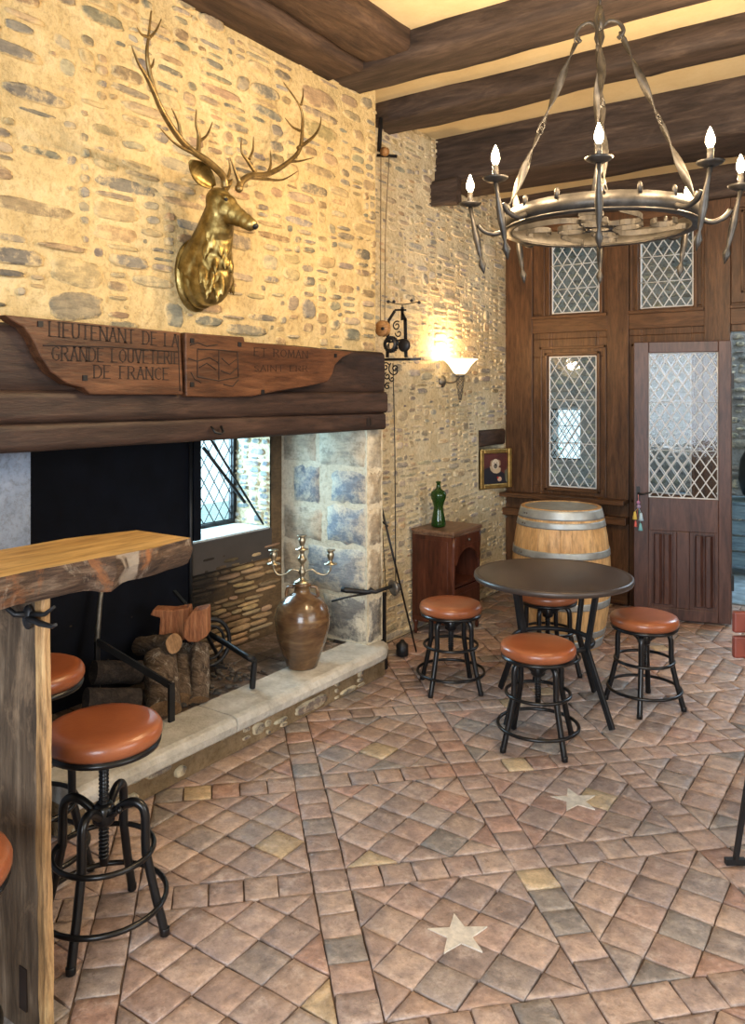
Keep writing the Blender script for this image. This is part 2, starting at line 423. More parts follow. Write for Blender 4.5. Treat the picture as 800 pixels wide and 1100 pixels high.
def rubble(mb, F, w, h, seed, sizes, gap=.012, depth=.012, holes=(), tones=STONE_TONES, mi=1, rag=.2, tilt=.12, keep=.85):
    """rubble laid by filling: sizes = [(weight, wmin, wmax, hmin, hmax)], each free spot takes a stone of a random size"""
    R = random.Random(seed); cs = .01; nu, nv = int(w/cs), int(h/cs); occ = [bytearray(nu) for _ in range(nv)]
    for (h0, h1, k0, k1) in holes:
        for j in range(max(0, int(k0/cs)), min(nv, int(k1/cs)+1)):
            for i in range(max(0, int(h0/cs)), min(nu, int(h1/cs)+1)): occ[j][i] = 1
    tot = sum(q[0] for q in sizes); boxes = []
    for j in range(nv):
        i = 0
        while i < nu:
            if occ[j][i]: i += 1; continue
            run = 0
            while i+run < nu and not occ[j][i+run]: run += 1
            x = R.random()*tot
            for q in sizes:
                x -= q[0]
                if x <= 0: break
            sw = max(2, round(R.uniform(q[1], q[2])/cs)); sh = max(2, round(R.uniform(q[3], q[4])/cs))
            if sw > run or run-sw < 3: sw = run
            if sw > 2*q[2]/cs: sw = int(q[2]/cs)
            if sw < sh: sh = max(2, sw-1)
            sh = min(sh, nv-j); ok = sh
            for y in range(sh):
                if any(occ[j+y][i:i+sw]): ok = y; break
            sh = max(1, ok)
            for y in range(sh):
                for xx in range(i, i+sw): occ[j+y][xx] = 1
            boxes.append((i*cs, j*cs, sw*cs, sh*cs)); i += sw
    for (bx0, by0, bw, bh) in boxes:
            if R.random() > keep or bh < .018 or bw < .03: continue
            g = gap*R.uniform(.4, 1.8); a = (bw-g)/2; b = (bh-g*.8)/2
            if a < .012 or b < .007: continue
            if R.random() < .25: a *= R.uniform(.7, .95); b *= R.uniform(.75, .95)
            cu, cv = bx0+bw/2+R.uniform(-.2,.2)*g, by0+bh/2+R.uniform(-.2,.2)*g
            a = min(a, cu-.006, w-cu-.006); b = min(b, cv-.006, h-cv-.006)
            if a < .01 or b < .006: continue
            n = 20 if a > .06 else 13; ph = R.uniform(-tilt, tilt); sq = R.uniform(2.8, 7.0); pts = []
            lob = R.uniform(0, 2*PI); sk = R.uniform(-.3, .3); o3 = R.uniform(0, 99)
            for k in range(n):
                th = 2*PI*(k+R.uniform(-.3,.3))/n; c, s_ = math.cos(th), math.sin(th)
                nn_ = noise.noise(Vector((c*1.3+o3, s_*1.3, o3)))*.45+noise.noise(Vector((c*3.5+o3, s_*3.5, o3)))*.3
                rr = min(1.10, (abs(c)**sq+abs(s_)**sq)**(-1/sq)*(.97+rag*1.3*nn_+R.uniform(-.07,.03)))
                x, y = a*rr*c+sk*b*rr*s_, b*rr*s_
                pts.append((x-y*math.sin(ph), y+x*math.sin(ph)*min(1, b/a*1.2)))
            t = depth*R.uniform(.15, 1.6); tl = R.uniform(-.4,.4)*t; base = R.choice(tones); q = R.uniform(.72, 1.22)
            mb.col = tuple(min(.9, c_*q*R.uniform(.95,1.05)) for c_ in base); mb.mi = mi; mb.smooth = True
            vs = [F(cu+x, cv+y, -.004) for x, y in pts]+[F(cu+x*.95, cv+y*.93, t*.8) for x, y in pts]
            ins = [(x*.70*R.uniform(.85,1.15), y*.66*R.uniform(.8,1.2)) for x, y in pts]
            vs += [F(cu+x, cv+y, t+tl*(x/a)+R.uniform(-.25,.25)*t) for x, y in ins]+[F(cu, cv, t*R.uniform(.8,1.1))]
            b_0 = len(mb.v)
            for k in range(n): mb.va[b_0+k] = 1.0; mb.va[b_0+n+k] = .55; mb.va[b_0+2*n+k] = .0
            fs = []
            for k in range(n):
                l = (k+1) % n; fs += [(k, l, n+l, n+k), (n+k, n+l, 2*n+l, 2*n+k), (2*n+k, 2*n+l, 3*n)]
            mb.add(vs, fs)
    mb.smooth = False
def slab(mb, F, w, h, thick, holes=(), mi=0, step=None, col=(1,1,1)):
    """mortar wall with rectangular holes: F(u,v,t)"""
    mb.mi = mi; mb.col = col; mb.smooth = False
    us = sorted({0, w} | {c for hh in holes for c in hh[:2] if 0 < c < w}); vs_ = sorted({0, h} | {c for hh in holes for c in hh[2:] if 0 < c < h})
    for i in range(len(us)-1):
        for j in range(len(vs_)-1):
            cu, cv = (us[i]+us[i+1])/2, (vs_[j]+vs_[j+1])/2
            if any(h0 < cu < h1 and k0 < cv < k1 for h0, h1, k0, k1 in holes): continue
            p = [F(u, v, t) for t in (-thick, 0) for v in (vs_[j], vs_[j+1]) for u in (us[i], us[i+1])]
            mb.add(p, [(0,2,3,1),(4,5,7,6),(0,1,5,4),(2,6,7,3),(0,4,6,2),(1,3,7,5)])
def FX(X, y0, z0, s=1):      # wall facing +X (s=1)
    return lambda u, v, t: Vector((X+t*s, y0+u, z0+v))
def FY(Y, x0, z0, s=-1):     # wall facing -Y (s=-1)
    return lambda u, v, t: Vector((x0+u, Y+t*s, z0+v))

XW = -2.70          # face of the chimney breast
XA = -2.95          # alcove wall
YE = 3.96           # far end of the chimney breast
YP = 6.33           # front of the panelled partition
ZB = 3.40           # under side of the beams

# upper chimney wall above the mantel
mb = MB(); F = FX(XW, -2.2, 1.60)
slab(mb, F, YE+2.2, ZB+.13-1.60, .25)
rubble(mb, F, YE+2.2, ZB+.13-1.60, 5, [(2,.30,.52,.07,.13), (8,.18,.38,.045,.09), (12,.11,.26,.03,.06), (5,.06,.13,.02,.04)], .018, .012, keep=.84)
# ragged quoins on the far edge
struct(mb.build('wall_left', [M_mortar, M_stone], colors=True))

# alcove wall with the niche for the picture
NY0, NY1, NZ0, NZ1 = 5.80, 6.27, .88, 1.37
mb = MB(); F = FX(XA, YE-.15, 0); ho = [(NY0-YE+.15, NY1-YE+.15, NZ0, NZ1)]
slab(mb, F, 6.9-YE+.15, 3.53, .35, ho)
rubble(mb, F, YP-YE+.13, 3.53, 11, [(1,.20,.34,.06,.10), (6,.14,.30,.035,.065), (12,.09,.22,.025,.045), (6,.05,.11,.02,.035)], .013, .010, [(ho[0][0]-.02, ho[0][1]+.02, NZ0-.02, NZ1+.02)],
       tones=[(.40,.36,.30), (.47,.41,.31), (.34,.32,.29), (.50,.38,.24), (.55,.47,.33), (.40,.38,.37), (.58,.50,.38)])
mb.mi = 0
mb.box(XA-.34, XA-.27, NY0, NY1, NZ0, NZ1)
struct(mb.build('wall_alcove', [M_mortar2, M_stone2], colors=True))
# ------------------------------------------------------------------ fireplace
XB = -3.30; HZ = .20; YPI = 3.80
WY0, WY1, WZ0, WZ1 = 3.05, 3.69, .84, 1.62      # window opening in the back of the hearth
mb = MB(); F = FX(XB, 1.55, 0); ho = [(WY0-1.55, WY1-1.55, WZ0, WZ1)]
slab(mb, F, 2.6, 3.0, .33, ho, col=(.14,.095,.055))
stones(mb, F, YPI-1.55, .56+HZ, 21, (.026,.038), (.12,.34), .007, .98, .016, tones=[(.46,.33,.19), (.54,.40,.24), (.40,.28,.17), (.50,.37,.24), (.34,.24,.15)], rag=.06, sq=5, mi=1, holes=[(0, 9, 0, .18)])
struct(mb.build('wall_fireplace', [M_soot, M_soot], colors=True))
# rough stones of the window reveal (facing -Y)
mb = MB(); F = FY(WY1-.0005, XB-.33, WZ0); mb.mi = 1
rubble(mb, F, .33, .78, 31, [(3,.08,.16,.03,.05), (4,.04,.09,.02,.035)], .008, .010, keep=.97, tones=[(.26,.28,.29), (.34,.36,.37), (.22,.24,.26), (.40,.40,.38)], mi=0)
slab(mb, F, .33, .78, .012, mi=1)
struct(mb.build('trim_1', [M_stone2, M_mortar2], colors=True))
# right cheek and pier of the fireplace: big dressed blocks
mb = MB(); F = FY(YPI, XB, HZ)
PW = -2.65-XB
slab(mb, F, PW, 1.30, YE-YPI)
BL = [(.39,.645,.82,1.0,0), (.36,.645,.575,.795,1), (.10,.30,.80,1.02,0), (.21,.645,.29,.55,2), (.33,.645,.02,.26,4), (.02,.32,.575,.77,3), (.30,.645,1.03,1.28,3), (.02,.27,1.05,1.28,3), (.02,.18,.28,.54,3), (.03,.30,.03,.25,5)]
BT = [(.25,.29,.35), (.28,.32,.38), (.31,.34,.38), (.50,.45,.36), (.24,.23,.22), (.40,.34,.26)]
R = random.Random(3)
def block(mb, F, a0, a1, b0, b1, col, t=.003, j=.012):
    mb.mi = 1; mb.smooth = True; mb.col = col; pts = []
    n = 6
    for (p, q) in (((a0,b0),(a1,b0)), ((a1,b0),(a1,b1)), ((a1,b1),(a0,b1)), ((a0,b1),(a0,b0))):
        for k in range(n):
            f = k/n; pts.append((p[0]+(q[0]-p[0])*f+R.uniform(-j,j)*.6, p[1]+(q[1]-p[1])*f+R.uniform(-j,j)))
    cx, cy = (a0+a1)/2, (b0+b1)/2; m = len(pts)
    vs = [F(x, y, -.003) for x, y in pts]+[F(cx+(x-cx)*.96, cy+(y-cy)*.96, t) for x, y in pts]+[F(cx, cy, t*1.2)]
    fs = []
    for k in range(m):
        l = (k+1) % m; fs += [(k, l, m+l, m+k), (m+k, m+l, 2*m)]
    q0 = len(mb.v)
    for k in range(m): mb.va[q0+k] = .9; mb.va[q0+m+k] = .7
    mb.add(vs, fs); mb.smooth = False
for a0, a1, b0, b1, k in BL: block(mb, F, a0, min(a1, PW-.012), b0, b1, BT[k])
F2 = FX(-2.65, YPI, HZ)
for b0, b1, k in ((.02,.26,4), (.29,.55,5), (.575,.795,5), (.82,1.0,5), (1.03,1.28,3)): block(mb, F2, .012, .145, b0, b1, BT[k])
struct(mb.build('wall_hearth_pier', [M_mortar4, M_block], colors=True))
# left pier
mb = MB(); mb.box(XB-.02, -2.76, -2.2, 1.75, 0, 1.46)
struct(mb.build('wall_hearth_left', M_greyplaster))
# inner ceiling of the hearth (hood)
mb = MB(); mb.box(XB-.3, -2.86, 1.75, YPI, 1.50, 1.56)
struct(mb.build('ceiling_hearth', M_sheet))
# raised hearth: rough base, brick bed and the long kerb slabs
HY0 = 1.80
hearth = empty('raised_hearth', (-2.9, 2.9, 0)); tag(hearth, 'raised hearth with a pale limestone kerb and a sooty brick floor', 'hearth'); hbz = (-2.9, 2.9, 0)
mb = MB(); mb.box(XB+.001, -2.62, HY0, YE-.02, 0, HZ-.07)
F = FX(-2.62, HY0, 0.0); rubble(mb, F, YE-.02-HY0, HZ-.072, 41, [(3,.2,.4,.06,.11), (4,.1,.2,.03,.07), (3,.05,.1,.02,.04)], .014, .014, tones=[(.26,.22,.18), (.33,.28,.22), (.22,.19,.17)])
child_later = [(mb, 'stone_base', [M_mortar3, M_stone2], dict(colors=True))]
mb = MB(); R = random.Random(9); mb.mi = 0
for r in range(9):
    for c in range(5):
        y0 = 1.84+r*.215; x0 = XB+.01+c*.098
        g = R.uniform(.10,.20); mb.col = (g, g*.75, g*.62)
        mb.box(x0+.003, x0+.095, y0+.003, min(y0+.212, YPI-.004), HZ-.069, HZ-.006+R.uniform(-.003,.002))
child_later.append((mb, 'brick_floor', [M_tile], dict(colors=True, bevel=.003)))
# kerb slab pieces
def kerb(y0, y1, seed, endround=0):
    mb = MB(); R = random.Random(seed); n = 16; vs = []; prof = [(-2.80,.131), (-2.80,.196), (-2.79,.203), (-2.57,.204), (-2.545,.195), (-2.535,.17), (-2.54,.135), (-2.555,.128)]
    for i in range(n+1):
        f = i/n; yy = y0+(y1-y0)*f; pull = 0
        if endround and f > .9: pull = .05*((f-.9)/.1)**2
        for k, (x, z) in enumerate(prof):
            jj = .006*noise.noise(Vector((yy*5, k*.7, seed)))
            vs.append((x+(jj-pull if k >= 3 else 0), yy, z+jj*.5))
    m = len(prof); fs = []
    for i in range(n):
        for k in range(m): l = (k+1) % m; fs.append((i*m+k, (i+1)*m+k, (i+1)*m+l, i*m+l))
    fs += [tuple(range(m)), tuple(n*m+k for k in range(m))[::-1]]
    mb.smooth = False; mb.add(vs, fs); return mb
child_later += [(kerb(HY0-.01, 2.62, 1), 'kerb_slab', M_hearth, dict(bevel=.006)), (kerb(2.626, 3.93, 2, 1), 'kerb_slab', M_hearth, dict(bevel=.006))]
# paving between kerb and pier front
# hearth window: deep sill, frame, lattice
def lattice(mb, F, w, h, dw, dh, r, border=True):
    """diamond came pattern, clipped to w x h"""
    def seg(p, q):
        mb.tube([F(*p), F(*q)], r, 5, caps=False)
    for sgn in (1, -1):
        k = -int(h/dh)-2
        while k*dw < w+h/dh*dw:
            # line u = k*dw + sgn*(v)*dw/dh
            pts = []
            u0 = k*dw if sgn > 0 else k*dw+h/dh*dw*0
            # parametric in v
            va, vb = 0.0, h
            sl = sgn*dw/dh
            # u(v) = u0 + sl*v
            uoff = u0 if sgn > 0 else u0+0
            lo, hi = va, vb
            if sl > 0:
                lo = max(lo, (0-uoff)/sl); hi = min(hi, (w-uoff)/sl)
            else:
                lo = max(lo, (w-uoff)/sl); hi = min(hi, (0-uoff)/sl)
            if hi-lo > .01: seg((uoff+sl*lo, lo), (uoff+sl*hi, hi))
            k += 1
            if k > 400: break
    if border:
        for p, q in (((0,0),(w,0)), ((w,0),(w,h)), ((w,h),(0,h)), ((0,h),(0,0))):
            mb.tube([F(*p), F(*q)], r*1.6, 5, caps=False)
for a_ in child_later: child(a_[0], a_[1], a_[2], hearth, hbz, **a_[3])
XG = -3.60
win = empty('window_1', (XG, (WY0+WY1)/2, WZ0)); struct(win)
base = Vector((XG, (WY0+WY1)/2, WZ0))
mb = MB(); mb.box(XG-.02, XG+.02, WY0, WY0+.035, WZ0, WZ1); mb.box(XG-.02, XG+.02, WY1-.03, WY1, WZ0, WZ1); mb.box(XG-.02, XG+.02, WY0+.035, WY1-.03, WZ0, WZ0+.03)
child(mb, 'window_frame', M_iron, win, base)
mb = MB(); lattice(mb, lambda u, v: Vector((XG+.004, WY0+.035+u, WZ0+.03+v)), WY1-WY0-.065, .72, .085, .125, .0035)
child(mb, 'lead_lattice', M_iron, win, base)
mb = MB(); mb.box(XG-.003, XG, WY0+.03, WY1-.028, WZ0+.028, WZ1-.02)
child(mb, 'pane', glass_mat('hearth_pane', (.9,.97,.97), .02), win, base)
mb = MB(); mb.box(XG+.02, XB+.005, WY0+.002, WY1-.012, WZ0-.005, WZ0+.008)
child(mb, 'window_sill', mortar_mat('sill_stone', (.45,.48,.48), (.58,.60,.60), (.66,.68,.68), 8, .2), win, base)
# black iron sheet fireback and the dark band below the window
fb = MB(); fb.box(XB+.018, XB+.026, 1.84, WY0-.03, HZ-.004, 1.49); ob = fb.build('fireback', M_sheet)
tag(ob, 'tall black iron sheet covering the back wall left of the small window', 'fireback')
mb = MB(); mb.tube([(XB+.033, WY0-.035, HZ+.0), (XB+.033, WY0-.035, 1.46)], .011, 8); mb.build('edge_rod', M_iron, ob)
mb = MB(); mb.ball((XB+.045, WY0-.10, .865), (.012,.03,.014)); mb.build('ring_handle', M_ironw, ob)
mb = MB(); mb.box(XB+.004, XB+.016, WY0-.02, WY1+.0, .665, .838); ob = mb.build('lintel_plate', plain('sooted_plate', (.055,.045,.040), .7, bstr=.2)); tag(ob, 'dark sooty plate set under the hearth window sill', 'plate')
# shutter: narrow open flap with nail edge
mb = MB(); mb.box(XB+.006, XB+.045, WY0-.022, WY0+.03, WZ0+.02, 1.49); ob = mb.build('window_shutter', M_sheet); tag(ob, 'black iron shutter folded open at left of the hearth window', 'shutter')
mb = MB()
mb.tube([(XG+.30, WY0+.10, 1.46), (XG+.30, WY1-.06, .87)], .007, 8); mb.tube([(XG+.30, WY0+.09, 1.36), (XG+.30, WY0+.42, 1.02)], .010, 8)
ob = mb.build('window_stay', M_iron); tag(ob, 'diagonal iron bar leaning across the small hearth window', 'iron bar')

# mantel: three stacked timbers
def rough_box(x0, x1, y0, y1, z0, z1, axis, seed, amp=.008, n=28, wave=1.6):
    """hewn timber running along axis, rounded corners, noisy surface"""
    mb = MB(); mb.smooth = True; sec = []
    r = min(.016, (z1-z0)*.12)
    if axis == 'y': a0, a1 = x0, x1
    else: a0, a1 = y0, y1
    K = 5
    cs = []
    for (px, pz, nx, nz) in ((a0, z0, 1, 0), (a1, z0, 0, 1), (a1, z1, -1, 0), (a0, z1, 0, -1)):
        cs.append((px, pz))
    ring = []
    for i in range(4):
        p = cs[i]; q = cs[(i+1) % 4]
        L = math.hypot(q[0]-p[0], q[1]-p[1]); f0 = r/L
        for k in range(K+1):
            f = f0+(1-2*f0)*k/K; ring.append((p[0]+(q[0]-p[0])*f, p[1]+(q[1]-p[1])*f))
    s0, s1 = (y0, y1) if axis == 'y' else (x0, x1); m = len(ring); vs = []
    cx, cz = (a0+a1)/2, (z0+z1)/2
    for i in range(n+1):
        t = s0+(s1-s0)*i/n
        for k, (p, q) in enumerate(ring):
            nz = noise.noise(Vector((t*wave+seed*7, p*4, q*4)))*amp*2 + noise.noise(Vector((t*wave*5+seed*3, p*9, q*9)))*amp*.7
            dx, dz = p-cx, q-cz; L = math.hypot(dx, dz) or 1
            P, Q = p+dx/L*nz, q+dz/L*nz
            vs.append((P, t, Q) if axis == 'y' else (t, P, Q))
    fs = []
    for i in range(n):
        for k in range(m):
            l = (k+1) % m; fs.append((i*m+k, i*m+l, (i+1)*m+l, (i+1)*m+k) if axis == 'x' else (i*m+k, (i+1)*m+k, (i+1)*m+l, i*m+l))
    mb.add(vs, fs); mb.smooth = False; mb.add([vs[k] for k in range(m)], [tuple(range(m))]); mb.add([vs[n*m+k] for k in range(m)], [tuple(range(m))[::-1]])
    return mb
mt = empty('mantel_beam', (-2.6, 1.8, 1.45)); tag(mt, 'long dark oak mantel timber spanning the fireplace', 'mantel'); bs_ = (-2.6, 1.8, 1.45)
child(rough_box(-2.87, -2.60, .2, 3.90, 1.66, 1.90, 'y', 1, .006, 60), 'upper_timber', M_mantel, mt, bs_)
child(rough_box(-2.87, -2.575, .2, 3.905, 1.55, 1.672, 'y', 2, .005, 60), 'middle_timber', M_mantel, mt, bs_)
child(rough_box(-2.87, -2.59, .2, 3.91, 1.452, 1.552, 'y', 3, .004, 60), 'lower_timber', M_mantel, mt, bs_)
mb = MB(); pc = at(232, 458, X=-2.575)
mb.tube([pc+Vector((0,-.03,.0)), pc+Vector((.02,-.025,-.025)), pc+Vector((.03,0,-.032)), pc+Vector((.02,.025,-.025)), pc+Vector((.0,.03,.0))], .006, 6)
child(mb, 'iron_hook', M_iron, mt, bs_)
mb = MB(); pc = at(397, 453, X=-2.585)
for dy in (-.022, .002): mb.box(-2.592, -2.579, pc.y+dy, pc.y+dy+.014, pc.z-.02, pc.z+.02)
child(mb, 'mortise_peg', M_shade_dark, mt, bs_)

# --- stroke letters with small serifs
def strokes(ch):
    V = {'L': [(0,0,0,1),(0,0,.62,0)], 'I': [(.0,0,.0,1)], 'E': [(0,0,0,1),(0,0,.6,0),(0,.52,.45,.52),(0,1,.6,1)], 'U': [(0,1,0,.25),(0,.25,.12,.04),(.12,.04,.35,0),(.35,0,.55,.08),(.55,.08,.62,.28),(.62,.28,.62,1)],
         'T': [(.35,0,.35,1),(0,1,.7,1)], 'N': [(0,0,0,1),(0,1,.7,0),(.7,0,.7,1)], 'A': [(0,0,.35,1),(.35,1,.7,0),(.13,.36,.57,.36)],
         'D': [(0,0,0,1),(0,0,.4,.02),(.4,.02,.66,.25),(.66,.25,.7,.5),(.7,.5,.66,.75),(.66,.75,.4,.98),(.4,.98,0,1)],
         'G': [(.66,.85,.4,1),(.4,1,.12,.85),(.12,.85,0,.5),(0,.5,.12,.15),(.12,.15,.4,0),(.4,0,.68,.12),(.68,.12,.68,.42),(.68,.42,.45,.42)],
         'R': [(0,0,0,1),(0,1,.4,1),(.4,1,.58,.88),(.58,.88,.58,.66),(.58,.66,.4,.52),(.4,.52,0,.52),(.3,.52,.68,0)],
         'O': [(.38,1,.1,.82),(.1,.82,0,.5),(0,.5,.1,.18),(.1,.18,.38,0),(.38,0,.66,.18),(.66,.18,.76,.5),(.76,.5,.66,.82),(.66,.82,.38,1)],
         'V': [(0,1,.35,0),(.35,0,.7,1)], 'F': [(0,0,0,1),(0,.52,.42,.52),(0,1,.58,1)], 'C': [(.66,.85,.4,1),(.4,1,.12,.85),(.12,.85,0,.5),(0,.5,.12,.15),(.12,.15,.4,0),(.4,0,.66,.14)],
         'M': [(0,0,.08,1),(.08,1,.42,.15),(.42,.15,.76,1),(.76,1,.85,0)], 'S': [(.5,.86,.3,1),(.3,1,.05,.82),(.05,.82,.1,.6),(.1,.6,.42,.42),(.42,.42,.52,.2),(.52,.2,.3,0),(.3,0,0,.15)],
         'B': [(0,0,0,1),(0,1,.4,.98),(.4,.98,.52,.78),(.52,.78,.4,.54),(.4,.54,0,.52),(.4,.54,.6,.3),(.6,.3,.42,.02),(.42,.02,0,0)]}
    return V.get(ch, [])
WID = {'I': .12, 'L': .62, 'E': .6, 'U': .62, 'T': .7, 'N': .7, 'A': .7, 'D': .7, 'G': .7, 'R': .68, 'O': .76, 'V': .7, 'F': .58, 'C': .66, 'M': .85, 'S': .52, 'B': .6, ' ': .45}
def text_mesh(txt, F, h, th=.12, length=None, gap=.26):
    """F(u,v)->point on the board face, raised dark strokes that paint the shade of engraving"""
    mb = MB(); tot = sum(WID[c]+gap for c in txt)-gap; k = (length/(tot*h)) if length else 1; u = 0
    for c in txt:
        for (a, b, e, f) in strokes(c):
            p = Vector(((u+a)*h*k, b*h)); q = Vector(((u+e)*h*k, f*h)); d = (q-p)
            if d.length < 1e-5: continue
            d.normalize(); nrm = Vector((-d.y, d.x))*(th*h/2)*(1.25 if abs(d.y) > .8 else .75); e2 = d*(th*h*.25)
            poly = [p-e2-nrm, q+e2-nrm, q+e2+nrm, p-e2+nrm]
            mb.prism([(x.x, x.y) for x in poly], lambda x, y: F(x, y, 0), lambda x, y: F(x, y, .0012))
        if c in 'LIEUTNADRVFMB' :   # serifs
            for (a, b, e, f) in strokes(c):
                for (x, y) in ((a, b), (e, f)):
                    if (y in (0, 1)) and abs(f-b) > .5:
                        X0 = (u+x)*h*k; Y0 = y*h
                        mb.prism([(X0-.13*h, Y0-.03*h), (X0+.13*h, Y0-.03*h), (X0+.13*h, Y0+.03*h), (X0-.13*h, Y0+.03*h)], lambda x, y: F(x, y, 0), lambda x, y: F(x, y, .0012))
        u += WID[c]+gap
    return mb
XP = -2.545
def board(name, px_poly, label, txts):
    pts = [at(x, y, X=XP) for x, y in px_poly]; poly = [(p.y, p.z) for p in pts]
    c = pts[0]; e = empty(name, (XP-.05, c.y, min(q[1] for q in poly))); b = e.location.copy(); tag(e, label, 'plaque')
    mb = MB(); mb.prism(poly, lambda y, z: Vector((XP-.058, y, z)), lambda y, z: Vector((XP, y, z)))
    child(mb, 'carved_board', M_plaque, e, b, bevel=.005)
    return e, b
left_poly = [(5,338), (194,357), (197,424), (97,424), (90,417), (72,412), (55,400), (44,384), (36,366), (26,352), (12,344)]
e, b = board('inscribed_plaque', left_poly, 'carved oak plaque reading LIEUTENANT DE LA GRANDE LOUVETERIE DE FRANCE on the mantel', None)
def line_between(e, b, txt, p0, p1, hpx, col=M_shade_dark, nm='letter_shade_line', th=.09):  # strokes lie proud of the board; their dark colour imitates shade in cut letters
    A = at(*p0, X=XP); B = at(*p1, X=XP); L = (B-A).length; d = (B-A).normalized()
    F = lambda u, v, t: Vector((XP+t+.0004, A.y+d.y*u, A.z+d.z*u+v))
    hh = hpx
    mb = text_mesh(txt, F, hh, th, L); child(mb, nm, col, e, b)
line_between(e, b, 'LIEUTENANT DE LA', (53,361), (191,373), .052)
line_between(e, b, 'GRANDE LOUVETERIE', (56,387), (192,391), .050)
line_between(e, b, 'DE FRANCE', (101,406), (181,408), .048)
for x, y in ((43,348), (91,406)):
    mb = MB(); p = at(x, y, X=XP); mb.box(XP-.001, XP+.004, p.y-.010, p.y+.010, p.z-.010, p.z+.010); child(mb, 'iron_nail', M_iron, e, b)
mb = MB(); A = at(46,371,X=XP); B = at(120,371,X=XP); D = at(192,375,X=XP)
mb.tube([A+Vector((.001,0,0)), B+Vector((.001,0,-.006)), D+Vector((.001,0,-.012))], .0022, 5)
A = at(191,360,X=XP); B = at(193,420,X=XP); mb.tube([A+Vector((.001,0,0)), B+Vector((.001,0,0))], .002, 5)
child(mb, 'crack_line', M_shade_dark, e, b)
right_poly = [(199,357), (262,362), (263,367), (380,378), (368,384), (360,392), (357,402), (352,410), (330,415), (300,420), (270,426), (235,427), (200,426)]
e, b = board('inscribed_plaque', right_poly, 'carved oak plaque with a worn coat of arms, right one on the mantel', None)
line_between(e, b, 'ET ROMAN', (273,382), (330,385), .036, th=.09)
line_between(e, b, 'SAINT ERR', (273,399), (330,399), .028, th=.06, nm='worn_letter_shade')
for x, y in ((206,366), (257,370), (206,413), (360,382), (282,421)):
    mb = MB(); p = at(x, y, X=XP); mb.box(XP-.001, XP+.004, p.y-.010, p.y+.010, p.z-.010, p.z+.010); child(mb, 'iron_nail', M_iron, e, b)
mb = MB(); R = random.Random(4)
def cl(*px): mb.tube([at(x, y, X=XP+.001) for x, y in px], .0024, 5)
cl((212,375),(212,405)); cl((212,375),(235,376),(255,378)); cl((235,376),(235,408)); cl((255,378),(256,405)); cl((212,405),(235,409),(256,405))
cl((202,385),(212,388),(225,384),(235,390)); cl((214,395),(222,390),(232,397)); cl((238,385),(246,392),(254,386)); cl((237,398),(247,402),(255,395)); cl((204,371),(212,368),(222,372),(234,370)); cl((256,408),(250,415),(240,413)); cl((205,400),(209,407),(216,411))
child(mb, 'crest_shade_lines', M_shade_dark, e, b)  # raised dark lines, shade of the carving put into their colour

# ------------------------------------------------------------------ floor
def clip(poly, side):
    """keep side(p) >= 0"""
    out = []
    for i in range(len(poly)):
        a, b = poly[i], poly[(i+1) % len(poly)]; sa, sb = side(a), side(b)
        if sa >= 0: out.append(a)
        if (sa >= 0) != (sb >= 0):
            f = sa/(sa-sb); out.append((a[0]+(b[0]-a[0])*f, a[1]+(b[1]-a[1])*f))
    return out
TT = [(.44,.315,.275), (.47,.34,.29), (.42,.31,.275), (.46,.345,.30), (.49,.375,.325), (.42,.325,.30), (.44,.285,.24), (.38,.32,.305), (.47,.355,.315), (.36,.28,.26)]
TR = random.Random(77)
def area2(p): return abs(sum(p[i][0]*p[(i+1)%len(p)][1]-p[(i+1)%len(p)][0]*p[i][1] for i in range(len(p))))/2
def inset(poly, g):
    n = len(poly); s = sum(poly[i][0]*poly[(i+1)%n][1]-poly[(i+1)%n][0]*poly[i][1] for i in range(n))
    if s < 0: poly = poly[::-1]
    q = poly
    for i in range(n):
        a, b = poly[i], poly[(i+1)%n]; dx, dy = b[0]-a[0], b[1]-a[1]; L = math.hypot(dx, dy)
        if L < 1e-6: continue
        nx, ny = -dy/L, dx/L
        q = clip(q, lambda p, a=a, nx=nx, ny=ny: (p[0]-a[0])*nx+(p[1]-a[1])*ny-g)
        if len(q) < 3: return []
    return q
def tile(mb, poly, col=None):
    R = TR; q = inset(poly, .0028)
    q = [p for i, p in enumerate(q) if math.hypot(p[0]-q[i-1][0], p[1]-q[i-1][1]) > .004] if q else q
    if len(q) < 3 or area2(q) < .0006: return
    # break straight edges so the tiles look hand made
    pts = []
    for i in range(len(q)):
        a, b = q[i], q[(i+1)%len(q)]; L = math.hypot(b[0]-a[0], b[1]-a[1])
        pts.append((a[0]+R.uniform(-.0022,.0022), a[1]+R.uniform(-.0022,.0022)))
        if L > .06:
            for f in (.33, .67): pts.append((a[0]+(b[0]-a[0])*f+R.uniform(-.0016,.0016), a[1]+(b[1]-a[1])*f+R.uniform(-.0016,.0016)))
    cx = sum(p[0] for p in pts)/len(pts); cy = sum(p[1] for p in pts)/len(pts)
    z = R.uniform(-.0045, 0); tx, ty = R.uniform(-.02,.02), R.uniform(-.02,.02)
    if col is None:
        c = R.choice(TT); j = R.uniform(.86, 1.12)
        if R.random() < .012: c = (.56,.44,.30)
        elif R.random() < .06: c = (.30,.27,.26)
        col = tuple(x*j for x in c)
    mb.col = col; n = len(pts); mb.mi = 1
    def ring(s, dz): return [(cx+(x-cx)*s, cy+(y-cy)*s, z+dz+tx*(x-cx)+ty*(y-cy)) for x, y in pts]
    vs = ring(1, -.012)+ring(1, -.0022)+ring(.965, -.0001)+ring(.5, .0)
    fs = []
    mb.smooth = True
    for k in range(n):
        l = (k+1) % n
        for r_ in range(3): fs.append((r_*n+k, r_*n+l, (r_+1)*n+l, (r_+1)*n+k))
    fs.append(tuple(3*n+k for k in range(n)))
    mb.add(vs, fs); mb.smooth = False
